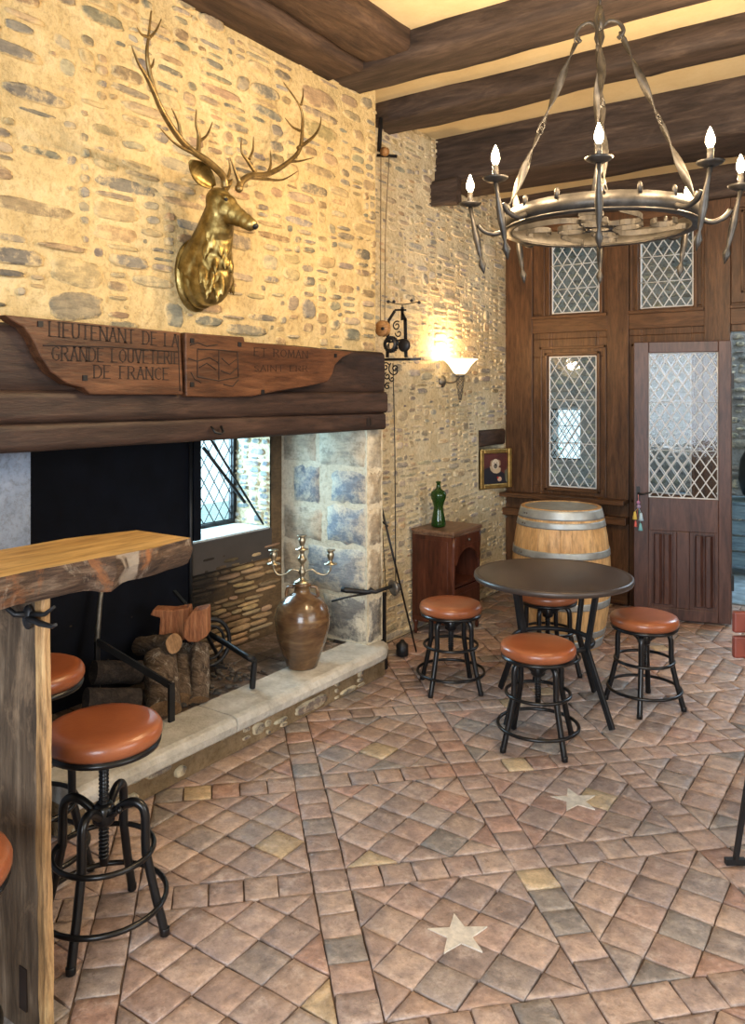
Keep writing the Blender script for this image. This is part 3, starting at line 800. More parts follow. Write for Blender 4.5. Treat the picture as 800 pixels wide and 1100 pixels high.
PIT = .70; BW = .122; A0, B0 = .707, 2.362; r2 = math.sqrt(.5)
def ab(a, b): return (r2*(a-b), r2*(a+b))
FX0, FX1, FY0, FY1 = XA, 3.2, -.6, 6.9
def infl(p): return FX0-.1 < p[0] < FX1 and FY0 < p[1] < FY1
def clipfl(poly):
    for s in (lambda p: p[0]-FX0, lambda p: FX1-p[0], lambda p: p[1]-FY0, lambda p: YP+.5-p[1]):
        poly = clip(poly, s)
        if len(poly) < 3: return []
    return poly
mb = MB(); mb.mi = 0; mb.add([(-3.6,-2.3,-.012),(3.3,-2.3,-.012),(3.3,6.9,-.012),(-3.6,6.9,-.012)], [(0,1,2,3)])
mb.add([(-3.6,-2.3,-.1),(3.3,-2.3,-.1),(3.3,6.9,-.1),(-3.6,6.9,-.1)], [(3,2,1,0)])
for i in range(-8, 12):
    for j in range(-8, 10):
        ca, cb = A0+i*PIT, B0+j*PIT
        c = ab(ca, cb)
        if not (FX0-1 < c[0] < FX1+1 and FY0-1 < c[1] < FY1+1): continue
        h = (PIT-BW)/2; sub = (PIT-BW)/5
        # bands: square at the lower corner, then five tiles on two sides
        a_, b_ = ca-h-BW, cb-h-BW
        quads = [(a_, a_+BW, b_, b_+BW)]
        for k in range(5):
            quads.append((a_, a_+BW, b_+BW+k*sub, b_+BW+(k+1)*sub))
            quads.append((a_+BW+k*sub, a_+BW+(k+1)*sub, b_, b_+BW))
        for (p, q, r_, s_) in quads:
            poly = clipfl([ab(p, r_), ab(q, r_), ab(q, s_), ab(p, s_)])
            if poly: tile(mb, poly)
        # diagonal infill aligned with the walls
        side = (PIT-BW)*math.sqrt(2)/6
        sides = [lambda p, s=s, k=k: (h - s*((p[0]*r2+p[1]*r2)-ca)) if k == 0 else (h - s*((-p[0]*r2+p[1]*r2)-cb)) for s in (1,-1) for k in (0,1)]
        hasstar = (i == j and i in (0, 1))
        for p in range(-3, 3):
            for q in range(-3, 3):
                off = side*.5*0
                x0, y0 = c[0]+p*side, c[1]+q*side
                poly = [(x0,y0),(x0+side,y0),(x0+side,y0+side),(x0,y0+side)]
                for s in sides:
                    poly = clip(poly, s)
                    if len(poly) < 3: break
                if len(poly) >= 3:
                    poly = clipfl(poly)
                    if len(poly) >= 3: tile(mb, poly)
        if hasstar:
            mb.mi = 2; pts = []
            for k in range(10):
                th = 2*PI*k/10+PI/2+YAW+.05; rr = .098 if k % 2 == 0 else .040
                pts.append((c[0]+rr*math.cos(th), c[1]+rr*math.sin(th)))
            mb.prism(pts, lambda x, y: Vector((x, y, -.01)), lambda x, y: Vector((x, y, .0022)))
struct(mb.build('floor', [M_grout, M_tile, M_star], colors=True))

# ------------------------------------------------------------------ ceiling and beams
mb = MB(); mb.box(-3.3, 3.3, -2.3, 5.6, 3.53, 3.62); mb.box(-3.3, 3.3, 5.6, 6.9, 3.32, 3.62)
struct(mb.build('ceiling', M_plaster))
def beam(x0, x1, y0, y1, z0, z1, ax, seed, label, amp=.012, mat=None):
    o = rough_box(x0, x1, y0, y1, z0, z1, ax, seed, amp, 60, 1.3).build('ceiling_beam', mat or (M_beam if ax == 'x' else M_beamy))
    tag(o, label, 'beam')
beam(-2.98, 3.2, 3.50, 3.82, 3.40, 3.60, 'x', 11, 'heavy dark ceiling beam whose end meets the top corner of the chimney wall')
beam(-2.98, 3.2, 4.26, 4.50, 3.40, 3.60, 'x', 12, 'dark ceiling joist, the next one beyond the chimney corner', .014)
beam(-2.98, 3.2, 5.10, 5.62, 3.20, 3.60, 'x', 13, 'broadest dark ceiling beam, right above the wall lamp', .016)
beam(-2.98, 3.2, YP-.12, YP+.16, 3.10, 3.40, 'x', 14, 'dark beam along the top of the oak partition', .01)
beam(-2.72, -2.46, -2.2, 3.50, 3.385, 3.60, 'y', 15, 'dark timber plate lying along the top of the chimney wall', .006)
beam(-2.46, -2.16, 2.2, 3.49, 3.42, 3.60, 'y', 16, 'short dark trimmer beside the wall plate, ending at the heavy beam', .01)
beam(-2.16, 3.2, 2.55, 2.87, 3.40, 3.60, 'x', 17, 'dark ceiling beam nearest to the camera at the top of the photo', .012)
mb = rough_box(XA-.02, XA+.22, 5.02, 5.10, 3.02, 3.22, 'x', 18, .02, 8); tag(mb.build('beam_end', M_beam), 'broken stub of an old timber in the wall under the broadest beam', 'timber stub')

# room shell behind the camera: unseen walls with openings added for the fill lamps
mb = MB(); F = lambda u, v, t: Vector((3.2+.0-t, -2.2+u, v)); slab(mb, F, 9.1, 3.53, .2, [(3.0, 6.0, .85, 2.75)]); struct(mb.build('wall_right', M_mortar))
mb = MB(); F = lambda u, v, t: Vector((-3.2+u, -2.2+t, v)); slab(mb, F, 6.4, 3.53, .2, [(2.2, 5.4, .75, 2.75)]); struct(mb.build('wall_back', M_mortar))

# ------------------------------------------------------------------ oak partition with leaded windows
def PXX(x, Y=YP):
    v = ray(x, HOR); return v.x*Y/v.y
def PZZ(x, y, Y=YP): return at(x, y, Y=Y).z
xa, xb = PXX(574), PXX(653); x2a, x2b = PXX(676), PXX(757); pa, pb = PXX(757), PXX(785)
TOPZ = 3.16; RAILZ0, RAILZ1 = 2.17, 2.30
w1 = (PXX(590), PXX(640), .90, 1.97); w2 = (PXX(593), PXX(643), 2.33, 2.92); w3 = (PXX(688), PXX(744), 2.33, 2.92); w4 = (PXX(690), PXX(742), .90, 1.97)
wins = [w1, w2, w3, w4]
DX0 = pb+.0   # door opening starts right of the post
DX1 = DX0+.95
mb = MB(); F = lambda u, v, t: Vector((XA+.01+u, YP-t*-1 if False else YP-t, v))
F = lambda u, v, t: Vector((XA+u, YP-t, v))
holes = [(a-XA, b_-XA, c, d) for a, b_, c, d in wins]+[(DX0-XA, DX1-XA, -1, 2.12)]
slab(mb, F, 3.2-XA, 3.14, .045, holes, 0)
def pbox(x0, x1, z0, z1, t, mi=0): mb.mi = mi; mb.box(x0, x1, YP-t, YP+.001, z0, z1)
# posts
for x0, x1 in ((XA+.005, PXX(573)), (PXX(653), PXX(676)), (pa, pb)): pbox(x0, x1, .0, TOPZ, .03)
pbox(DX1, DX1+.12, 0, TOPZ, .03)
# rails
for x0, x1 in ((PXX(573), PXX(653)), (PXX(676), pa), (pb, 3.19)):
    pbox(x0, x1, RAILZ0, RAILZ1, .024, 1); pbox(x0, x1, 3.02, TOPZ, .024, 1); pbox(x0, x1, RAILZ1-.015, RAILZ1+.01, .045, 1)
# moulded frames round every light
for a, b_, c, d in wins:
    for k, (g, t) in enumerate(((.085, .012), (.035, .022))):
        pbox(a-g, a-g+.022, c-g, d+g, t); pbox(b_+g-.022, b_+g, c-g, d+g, t); pbox(a-g, b_+g, c-g, c-g+.022, t, 1); pbox(a-g, b_+g, d+g-.022, d+g, t, 1)
# right hand upper panel
a, b_, c, d = pb+.07, pb+.62, 2.40, 3.0
for g, t in ((0, .02), (.04, .012)):
    pbox(a+g, a+g+.02, c+g, d-g, t); pbox(b_-g-.02, b_-g, c+g, d-g, t); pbox(a+g, b_-g, c+g, c+g+.02, t, 1); pbox(a+g, b_-g, d-g-.02, d-g, t, 1)
# sill, dark slot and second rail, lower panels
pbox(XA+.005, PXX(676), .80, .835, .16, 1); pbox(XA+.005, PXX(676), .64, .70, .10, 1)
pbox(XA+.005, PXX(676), .02, .12, .06, 1)
for x0 in (XA+.05, XA+.35, XA+.65): pbox(x0, x0+.25, .16, .60, .012)
struct(mb.build('wall_partition', [M_part, M_partx], bevel=.004))
def leaded(name, a, b_, c, d, Y, pane, lat, dw=.085, dh=.13):
    e = empty(name, (a, Y, c)); struct(e); bb = (a, Y, c)
    mb = MB(); lattice(mb, lambda u, v: Vector((a+u, Y-.004, c+v)), b_-a, d-c, dw, dh, .0048)
    for z in (c+(d-c)/3, c+(d-c)*2/3): mb.tube([(a-.01, Y-.012, z), (b_+.01, Y-.012, z)], .004, 6)
    child(mb, 'lead_lattice', lat, e, bb)
    mb = MB(); mb.add([(a,Y,c),(b_,Y,c),(b_,Y,d),(a,Y,d)], [(0,1,2,3)]); child(mb, 'pane', pane, e, bb)
for k, (a, b_, c, d) in enumerate(wins): leaded('window_%d' % (k+2), a, b_, c, d, YP+.01, M_pane, M_lead)

# ------------------------------------------------------------------ open door
hinge = Vector((-1.135, 6.19, 0)); free = Vector((-1.775, 6.02, 0)); dd = (hinge-free); DW = dd.length; dd.normalize()
ang = math.atan2(dd.y, dd.x)
door = empty('door_1', free, ang); struct(door)
DH = 2.045; mb = MB()
g0, g1, gz0, gz1 = .105, DW-.085, .90, 1.965
st = .075
mb.box(0, g0, -st/2, st/2, .015, DH); mb.box(g1, DW, -st/2, st/2, .015, DH); mb.box(g0, g1, -st/2, st/2, gz1, DH); mb.box(g0, g1, -st/2, st/2, .66, gz0); mb.box(g0, g1, -st/2, st/2, .015, .10)
mid = (g0+g1)/2; mb.box(mid-.045, mid+.045, -st/2, st/2, .10, .66)
mb.box(g0, mid-.045, -.022, .012, .10, .66); mb.box(mid+.045, g1, -.022, .012, .10, .66)
mb.build('door_frame', M_door, door, bevel=.005)
mb = MB()
for x0, x1 in ((g0, mid-.045), (mid+.045, g1)):
    cw_ = (x1-x0); 
    for f in (.34, .68):
        xc = x0+cw_*f; w_ = cw_*.15
        poly = [(xc-w_, -.022), (xc-w_*.95, -.040), (xc-w_*.7, -.046), (xc+w_*.25, -.048), (xc+w_*.5, -.040), (xc+w_*.75, -.030), (xc+w_, -.022)]
        mb.prism(poly, lambda x, y: Vector((x, y, .125)), lambda x, y: Vector((x, y, .635)))
    for xc in (x0+.012, x1-.012): mb.box(xc-.012, xc+.012, -.034, -.02, .10, .66)
    mb.box(x0, x1, -.032, -.02, .10, .118); mb.box(x0, x1, -.032, -.02, .642, .66)
mb.build('linenfold_panel', M_door, door, bevel=.002)
mb = MB(); lattice(mb, lambda u, v: Vector((g0+u, -.004, gz0+v)), g1-g0, gz1-gz0, .078, .118, .0048)
for z in (1.25, 1.6): mb.tube([(g0, -.010, z), (g1, -.010, z)], .0035, 6)
for k in range(12): mb.box(g1-.012, g1+.006, -.012, -.004, gz0+.04+k*.088, gz0+.05+k*.088)
mb.build('lead_lattice', M_lead, door)
mb = MB(); mb.add([(g0-.004,0,gz0-.004),(g1+.004,0,gz0-.004),(g1+.004,0,gz1+.004),(g0-.004,0,gz1+.004)], [(0,1,2,3)]); mb.build('pane', M_paned, door)
mb = MB(); mb.box(.02, .045, -st/2-.006, -st/2, .78, .98); mb.tube([(.033, -st/2-.004, .93), (.033, -.07, .93), (.06, -.08, .925), (.10, -.08, .935), (.13, -.08, .95)], [.008,.008,.007,.006,.004], 8)
mb.build('door_handle', M_iron, door)
mb = MB(); mb.box(DW-.005, DW+.02, -.01, .03, .25, .36); mb.box(DW-.005, DW+.02, -.01, .03, 1.7, 1.81); mb.build('hinge', M_iron, door)
# bundle of tassels on the door handle
hp = free + dd*.033 + Vector((dd.y, -dd.x, 0))*.072
tz = empty('key_tassel', hp+Vector((0,0,.70))); tag(tz, 'small multicoloured tassel charm hanging from the door handle', 'tassel'); R = random.Random(5)
mb = MB(); mb.tube([(0,0,.232), (.0,0,.20), (.004,0,.12)], .003, 6); mb.build('loop', plain('pink_cord', (.55,.20,.20), .8), tz)
for k, (nm, c, dx, z, s) in enumerate((('bead', (.42,.20,.38), 0, .165, .014), ('bead', (.30,.24,.40), .003, .135, .016), ('tassel_tuft', (.70,.50,.10), -.025, .06, .03), ('tassel_tuft', (.45,.62,.75), .02, .055, .03), ('tassel_tuft', (.60,.12,.10), -.02, .0, .022), ('tassel_tuft', (.20,.48,.52), .016, -.02, .028))):
    mb = MB()
    if nm == 'bead': mb.ball((dx, 0, z), s, 10)
    else: mb.lathe([(.003, z+s*1.2), (s*.3, z+s), (s*.35, z+s*.6), (s*.62, z-s*.7), (.002, z-s*.75)][::-1], (dx, 0, 0), 10); mb.tube([(.002, 0, .13), (dx, 0, z+s*1.1)], .0015, 5)
    mb.build(nm, plain('tassel_%d' % k, c, .7), tz)

# ------------------------------------------------------------------ hall beyond the partition
mb = MB(); F = FY(8.95, -4.6, 0); hw = [(-3.63+4.6, -3.25+4.6, .90, 1.50)]
slab(mb, F, 5.2, 3.4, .3, hw); stones(mb, F, 5.2, 3.4, 61, (.05,.12), (.08,.28), .02, .9, .014, [(hw[0][0]-.03, hw[0][1]+.03, .87, 1.53)], tones=[(.30,.29,.27), (.22,.22,.22), (.36,.34,.30), (.26,.25,.23)])
struct(mb.build('wall_hall', [mortar_mat('grey_mortar', (.22,.22,.22), (.32,.32,.31), (.42,.42,.40)), M_stone2], colors=True))
mb = MB(); mb.box(-4.6, -4.5, 6.9, 8.95, 0, 3.4); mb.box(.6, .7, 6.4, 8.95, 0, 3.4); struct(mb.build('wall_hall_side', M_mortar2))
mb = MB(); mb.box(-4.6, .7, 6.9, 9.2, 3.4, 3.5); struct(mb.build('ceiling_hall', M_plaster))
mb = MB(); mb.box(-4.6, .7, 6.9, 9.2, -.1, -.004); struct(mb.build('floor_hall', plain('blue_grey_flags', (.26,.34,.40), .5, var=.5, vs=9, bstr=.2)))
leaded('window_6', -3.62, -3.26, .91, 1.49, 9.0, M_pane, M_iron)
bench = empty('hall_bench', (-1.3, 8.0, 0)); tag(bench, 'blue-grey slatted wooden chest seen through the doorway at the right edge', 'chest')
mb = MB()
for k in range(4): mb.box(-.75, .75, -.02, .0, .08+k*.145, .205+k*.145)
mb.build('front_slat', M_bluewood, bench, bevel=.004)
mb = MB(); mb.box(-.76, .76, -.03, .42, .645, .675); mb.build('lid', M_bluewood, bench, bevel=.004)
mb = MB(); mb.box(-.75, -.71, .0, .40, .0, .645); mb.box(.71, .75, .0, .40, .0, .645); mb.build('side_panel', M_bluewood, bench)
st_ = empty('iron_stove', (-1.2, 8.2, .675)); tag(st_, 'black round-bodied iron pot on the blue-grey chest beyond the doorway', 'pot')
mb = MB(); mb.lathe([(.10,0), (.20,.05), (.24,.2), (.22,.38), (.16,.50), (.17,.52), (.02,.58)], n=24); mb.build('pot_body', M_iron, st_)
mb = MB(); mb.tube([(-.16,0,.5), (-.12,0,.66), (0,0,.72), (.12,0,.66), (.16,0,.5)], .01, 8); mb.build('pot_handle', M_iron, st_)
mb = MB(); mb.box(-9, -4.7, 3.5, 12, -.1, 0); mb.box(-4.7, .7, 9.3, 12, -.1, 0); struct(mb.build('floor_garden', plain('garden_gravel', (.50,.62,.60), .9, var=.3)))
# shrubs and bank outside the two small windows
def bush(c, r, seed, lab):
    R = random.Random(seed); mb = MB()
    for k in range(170):
        d = Vector((R.gauss(0,1), R.gauss(0,1), R.gauss(0,1))).normalized()*r*R.uniform(.45, 1); p = Vector(c)+Vector((d.x, d.y, d.z*1.1))
        a = Vector((R.gauss(0,1), R.gauss(0,1), R.gauss(0,1))).normalized(); b = a.orthogonal().normalized(); s = R.uniform(.04,.09)
        mb.add([p-a*s, p+b*s*.4, p+a*s, p-b*s*.4], [(0,1,2,3)])
    tag(mb.build('garden_shrub', plain('leaf_%d' % seed, (.16,.42,.26), .6, var=.5, vs=3, bstr=0)), lab, 'shrub')
bush((-6.9, 5.1, .85), .8, 3, 'leafy green shrub outside the small fireplace window')
bush((-4.6, 10.4, .62), .62, 4, 'leafy shrub outside the little window of the hall')

# ------------------------------------------------------------------ stag head
stag = empty('stag_head', (XW, 2.5, 2.04)); tag(stag, 'gilded metal stag head with wide branching antlers mounted on the stone wall', 'stag head'); sb = Vector((XW, 2.5, 2.04))
P0 = Vector((-2.47, 2.455, 2.495)); P1 = Vector((-2.325, 2.505, 2.375)); hd = (P1-P0).normalized(); lat_ = Vector((hd.y, -hd.x, 0)).normalized(); upv = lat_.cross(hd)
if upv.z < 0: upv = -upv
def orient(d, side):
    d = d.normalized(); s = side.normalized(); u = d.cross(s).normalized()
    return Matrix(((d.x, s.x, u.x, 0), (d.y, s.y, u.y, 0), (d.z, s.z, u.z, 0), (0,0,0,1)))
HM = orient(hd, lat_)
mb = MB()
# bust and neck: rings from the wall up to the poll
mb.ball((-2.655, 2.515, 2.19), (.06,.112,.155), 20)
mb.ball((-2.60, 2.51, 2.19), (.11,.10,.145), 20); mb.ball((-2.575, 2.50, 2.255), (.095,.088,.13), 20); mb.ball((-2.545, 2.49, 2.32), (.08,.076,.11), 20)
mb.ball((-2.515, 2.475, 2.38), (.066,.066,.09), 20); mb.ball((-2.49, 2.465, 2.43), (.056,.060,.075), 20)
mb.tube([(-2.66,2.515,2.20), (-2.60,2.505,2.28), (-2.54,2.485,2.36), (-2.49,2.465,2.44), P0], [.12,.10,.082,.066,.052], 18)
def hb(f, up, r): mb.ball(P0+hd*f*.19+upv*up, r, 18, HM)
hb(-.02, -.016, (.060,.052,.056)); hb(.20, -.028, (.060,.048,.064)); hb(.40, -.026, (.058,.038,.050)); hb(.60, -.020, (.050,.030,.040)); hb(.80, -.015, (.040,.028,.034)); hb(.95, -.013, (.026,.028,.030))
hb(.16, -.052, (.05,.036,.036))
for s in (1, -1): mb.ball(P0+hd*.035+lat_*.042*s+upv*.016, (.018,.012,.012), 10, HM)
# mane tufts hanging on throat and chest
R = random.Random(8)
for k in range(40):
    a = R.uniform(-1.0, 1.0); z = R.uniform(2.10, 2.40); f = (z-2.10)/.3
    cx = -2.60+.055*f; cy = 2.51-.03*f; rx = .112-.045*f; ry = .100-.03*f
    p = Vector((cx+rx*math.cos(a*1.3), cy+ry*math.sin(a*1.3), z)); o_ = Vector((math.cos(a*1.3), math.sin(a*1.3), -1.7)).normalized()
    out = Vector((math.cos(a*1.3), math.sin(a*1.3), 0)); o_ = (o_-out*.35).normalized(); p = p-out*.008
    mb.tube([p-o_*.045, p-o_*.01, p+o_*.028+out*.004, p+o_*.060+out*.006], [.005,.013,.012,.002], 8)
o = child(mb, 'head_and_neck', M_brass, stag, sb)
rm = o.modifiers.new('remesh', 'REMESH'); rm.mode = 'VOXEL'; rm.voxel_size = .0045; rm.use_smooth_shade = True
sm = o.modifiers.new('smooth', 'SMOOTH'); sm.factor = .5; sm.iterations = 4
mb = MB(); M_ = Matrix(((0,0,1,0),(0,1,0,0),(-1,0,0,0),(0,0,0,1)))
mb.lathe([(.0001,0), (1,0), (1,.6), (.85,1), (.0001,1)], (XW+.002, 2.515, 2.19), 32, Matrix(((0,0,.022,0),(0,.118,0,0),(.165,0,0,0),(0,0,0,1))))
child(mb, 'wall_plate', M_brass, stag, sb)
mb = MB()
for s in (1, -1):
    mb.ball(P0+hd*.045+lat_*.046*s+upv*.012, (.010,.006,.008), 12, HM)
    child(mb, 'eye', M_iron, stag, sb); mb = MB()
mb.ball(P0+hd*.205-upv*.006, (.010,.019,.014), 12, HM); child(mb, 'nose', M_iron, stag, sb)
for s in (-1, 1):
    # ear: curved leaf
    e0 = P0-hd*.03+lat_*(.045*s)+upv*.022
    side = lat_*s
    if (e0+side).y > e0.y: tip = e0+side*.115-hd*.02+Vector((0,0,.055))
    else: tip = at(204, 173, X=-2.44)
    ax = (tip-e0); L = ax.length; ax.normalize(); nr = (hd - ax*hd.dot(ax)).normalized(); wv = ax.cross(nr)
    mb = MB(); mb.smooth = True; vs = []; n = 12; m = 8
    for i in range(n+1):
        f = i/n; ww = .040*math.sin(PI*min(1, f*.93+.04))**.75
        for k in range(m+1):
            g = (k/m*2-1); vs.append(e0+ax*L*f+wv*ww*g+nr*(-.020*(1-g*g)*math.sin(PI*min(1,f+.1))))
    fs = [(i*(m+1)+k, i*(m+1)+k+1, (i+1)*(m+1)+k+1, (i+1)*(m+1)+k) for i in range(n) for k in range(m)]
    mb.add(vs, fs); o = child(mb, 'ear', M_brass, stag, sb)
    so = o.modifiers.new('thick', 'SOLIDIFY'); so.thickness = .004
def catmull(P, n=7):
    out = []
    for i in range(len(P)-1):
        p0 = P[max(i-1, 0)]; p1 = P[i]; p2 = P[i+1]; p3 = P[min(i+2, len(P)-1)]
        for k in range(n):
            t = k/n; out.append(.5*((2*p1)+(p2-p0)*t+(2*p0-5*p1+4*p2-p3)*t*t+(3*p1-p0-3*p2+p3)*t**3))
    out.append(P[-1]); return out
def antler_pt(cx, cy, dx=0):
    px, py = 130+cx/3.235, cy/3.235
    v = ray(px, py); c0 = -2.45+dx; k = .32       # X = c0 + k*(2.48-Y)
    t = (c0+k*2.48)/(v.x+k*v.y)
    if v.y*t > 2.48: k = .10; t = (c0+k*2.48)/(v.x+k*v.y)
    return Vector((v.x*t, v.y*t, HC+v.z*t))
def horn(mb, pts, r0, r1, dxs=None):
    P = [antler_pt(x, y, (dxs[i] if dxs else 0)) for i, (x, y) in enumerate(pts)]
    Q = catmull(P); n = len(Q); mb.tube(Q, [1.25*(r0+(r1-r0)*(i/(n-1))**1.3) for i in range(n)], 10)
mb = MB()
horn(mb, [(362,650),(352,610),(300,560),(245,522),(195,470),(135,370),(104,275),(90,190),(95,130),(105,38)], .0135, .0025)
mb.ball(antler_pt(362,642), .019, 10)
for t, r in ((([(315,570),(255,535),(190,500),(135,445)]), .008), (([(268,530),(270,470),(260,430),(262,380)]), .008), (([(272,490),(298,470),(318,423)]), .006),
             (([(125,345),(90,270),(58,215),(35,155)]), .008), (([(94,128),(72,120),(55,95)]), .005), (([(96,135),(122,105),(140,66)]), .005), (([(97,240),(110,225),(114,203)]), .005), (([(208,490),(200,430),(175,375)]), .007),
             (([(368,625),(378,590),(374,548)]), .007)):
    horn(mb, t, r, .0012)
child(mb, 'antler', M_horn, stag, sb); mb = MB()
horn(mb, [(410,660),(420,630),(455,610),(510,605),(575,568),(620,520),(630,440),(628,390),(610,350),(565,287)], .0135, .002)
mb.ball(antler_pt(410,655), .019, 10)
for t, r in ((([(412,635),(395,590),(378,546)]), .008), (([(625,365),(632,335),(631,305)]), .005), (([(622,455),(595,440),(570,410)]), .006), (([(615,515),(665,478),(690,440),(695,405)]), .008),
             (([(580,562),(620,560),(668,548)]), .006), (([(440,615),(500,622),(560,625),(614,595)]), .008), (([(510,605),(520,570),(518,522)]), .007), (([(470,605),(440,560),(418,525),(419,480)]), .008), (([(446,552),(458,520),(460,475)]), .006)):
    horn(mb, t, r, .0012)
child(mb, 'antler', M_horn, stag, sb)

# ------------------------------------------------------------------ bar counter
cn = empty('bar_counter', (-1.95, 1.2, 0)); tag(cn, 'live-edge wooden bar counter on a rough slab leg, at the left edge', 'counter'); cb = (-1.95, 1.2, 0)
mb = MB(); n = 60; ZT = 1.222; vs = []; ys = [.35+(1.675-.35)*i/n for i in range(n+1)]
prof = [(0,0), (.0,-.012), (.006,-.035), (-.004,-.060), (-.02,-.082)]
def fe(y): return -1.79+.018*noise.noise(Vector((y*3.1, 2, 0)))+.010*noise.noise(Vector((y*11, 5, 0)))-(.10*max(0, (y-1.55)/.12)**2 if y > 1.55 else 0)*.25
def be(y): return -2.12+.03*noise.noise(Vector((y*2, 9, 0)))+(.05*max(0, (y-1.45)/.17))
rings = []
for y in ys:
    f = fe(y); bk = be(y); ring = []
    yy = y
    knob = .020*math.exp(-((y-1.36)/.035)**2)
    for k, (dx, dz) in enumerate(prof):
        jj = (.012 if k else 0)*noise.noise(Vector((y*14, k*1.3, 1)))
        ring.append((f+dx+jj+(knob if k else 0), yy, ZT+dz+(jj*.6 if k > 1 else 0)-(knob*.7 if k == 4 else 0)))
    for k, (dx, dz) in enumerate(prof[::-1]): ring.append((bk-dx, yy, ZT+dz))
    rings.append(ring)
m = len(rings[0]); vs = [p for r_ in rings for p in r_]
for i in range(n):
    for k in range(m):
        l = (k+1) % m; mb.mi = 0 if k == m-1 else 1; mb.smooth = k != m-1
        mb.add([vs[i*m+k], vs[(i+1)*m+k], vs[(i+1)*m+l], vs[i*m+l]], [(0,1,2,3)])
mb.smooth = False; mb.mi = 0
mb.add([vs[n*m+k] for k in range(m)], [tuple(range(m))[::-1]]); mb.add([vs[k] for k in range(m)], [tuple(range(m))])
child(mb, 'counter_top', [M_counter, M_bark], cn, cb)
mb = MB(); n = 40; mb.smooth = True; rings = []
for i in range(n+1):
    z = 1.155*i/n; xe = -1.825+.012*noise.noise(Vector((z*3, 4, 0)))+.005*noise.noise(Vector((z*14, 4, 0)))-.02*(z/1.15); t = .04
    yo = .0
    rings.append([(-2.16, 1.20, z), (xe-.03, 1.20+.003*noise.noise(Vector((z*9,0,0))), z), (xe-.006, 1.202, z), (xe, 1.208, z), (xe+.002, 1.222, z), (xe-.012, 1.230, z), (-2.16, 1.230, z)])
m = 7
for i in range(n):
    for k in range(m):
        l = (k+1) % m; mb.mi = 1 if 1 <= k <= 4 else 0
        mb.add([rings[i][k], rings[i][l], rings[i+1][l], rings[i+1][k]], [(0,1,2,3)])
mb.smooth = False; mb.mi = 0; mb.add(rings[0], [tuple(range(m))[::-1]]); mb.add(rings[-1], [tuple(range(m))])
child(mb, 'slab_leg', [M_legface, M_sap], cn, cb)
mb = MB(); p = at(25, 1062, Y=1.198); mb.box(p.x-.016, p.x+.016, 1.196, 1.2005, p.z-.055, p.z+.055); child(mb, 'mortise_slot', M_shade_dark, cn, cb)
mb = MB(); mb.box(-2.14, -2.08, .40, .45, 0, 1.15); mb.box(-1.90, -1.84, .40, .45, 0, 1.15); child(mb, 'rear_leg', M_legface, cn, cb)
hk = empty('coat_hook', at(30, 665, Y=1.19)); tag(hk, 'black wrought iron double hook screwed to the counter leg', 'hook'); hb_ = hk.location.copy()
mb = MB(); mb.ball(at(30, 663, Y=1.187), (.020,.012,.032), 12); mb.tube([at(30,660,Y=1.185), at(16,660,Y=1.165), at(5,651,Y=1.15), at(-8,645,Y=1.15)], [.009,.008,.007,.006], 8)
mb.tube([at(30,664,Y=1.185), at(44,670,Y=1.165), at(56,673,Y=1.15), at(60,671,Y=1.145)], [.009,.008,.006,.004], 8); mb.tube([at(34,660,Y=1.185), at(48,660,Y=1.17), at(58,652,Y=1.16)], [.007,.006,.004], 8)
child(mb, 'hook_arms', M_iron, hk, hb_)

# ------------------------------------------------------------------ stools
def make_stool(seat_h, label, rot, lever=False, mat=M_leather):
    t = empty('bar_stool', (0,0,0), rot); tag(t, label, 'stool')
    mb = MB(); h = seat_h
    prof = [(.001,-.060), (.160,-.060), (.171,-.052), (.177,-.038), (.177,-.022), (.170,-.009), (.155,-.002), (.12,.001), (.06,.002), (.001,.002)]
    mb.lathe(prof, (0,0,h), 40); mb.build('seat', mat, t)
    mb = MB(); mb.lathe([(.001,-.082), (.14,-.082), (.170,-.074), (.174,-.060), (.001,-.060)], (0,0,h), 36); mb.build('seat_plate', M_black, t)
    mb = MB(); mb.tube([(0,0,.20), (0,0,h-.07)], .014, 12)
    for k in range(int((h-.30)/.012)): mb.lathe([(.014,0), (.0165,.003), (.014,.006)], (0,0,.22+k*.012), 12)
    mb.build('screw_post', M_black, t)
    mb = MB(); mb.lathe([(.001,.325), (.026,.325), (.034,.335), (.034,.375), (.024,.39), (.001,.39)], n=16)
    if lever:
        mb.tube([(.03,0,.36), (.07,.02,.385)], .005, 8); mb.ball((.075,.022,.39), .010, 10)
    hub = mb.build('hub', M_black, t)
    for k in range(4):
        a = PI/4+k*PI/2; c, s = math.cos(a), math.sin(a)
        R_ = [(.02,.350), (.045,.372), (.075,.392), (.102,.398), (.124,.388), (.134,.365), (.136,.33), (.137,.255), (.143,.225), (.165,.13), (.188,.045), (.196,.012), (.198,.0)]
        P = catmull([Vector((r*c, r*s, z)) for r, z in R_], 4)
        mb = MB(); mb.tube(P, .0140, 10); mb.lathe([(.0145,0), (.0150,.001), (.0150,.02), (.014,.022)], (.198*c, .198*s, 0), 10); mb.build('leg', M_black, t)
    for r, z, nm in ((.150, .245, 'upper_ring'), (.188, .095, 'foot_ring')):
        mb = MB(); mb.tube([(r*math.cos(a), r*math.sin(a), z) for a in [2*PI*k/48 for k in range(48)]], .0085, 8, closed=True); mb.build(nm, M_black, t)
    return t
GT = 'low round stools at the dark table'
def put(t, lat, d, rot): x, y = cw(lat, d); t.location = (x, y, 0); t.rotation_euler = (0,0,rot)
s1 = make_stool(.485, 'low tan leather stool in front of the round table', 0)
put(s1, .783, 3.79, YAW-.35)
def stool_copy(label, lat, d, rot):
    c = copy_tree(s1); c['label'] = label; put(c, lat, d, rot); return c
stool_copy('low tan leather stool left of the round table, nearest the dark cabinet', .443, 4.53, YAW+.1)
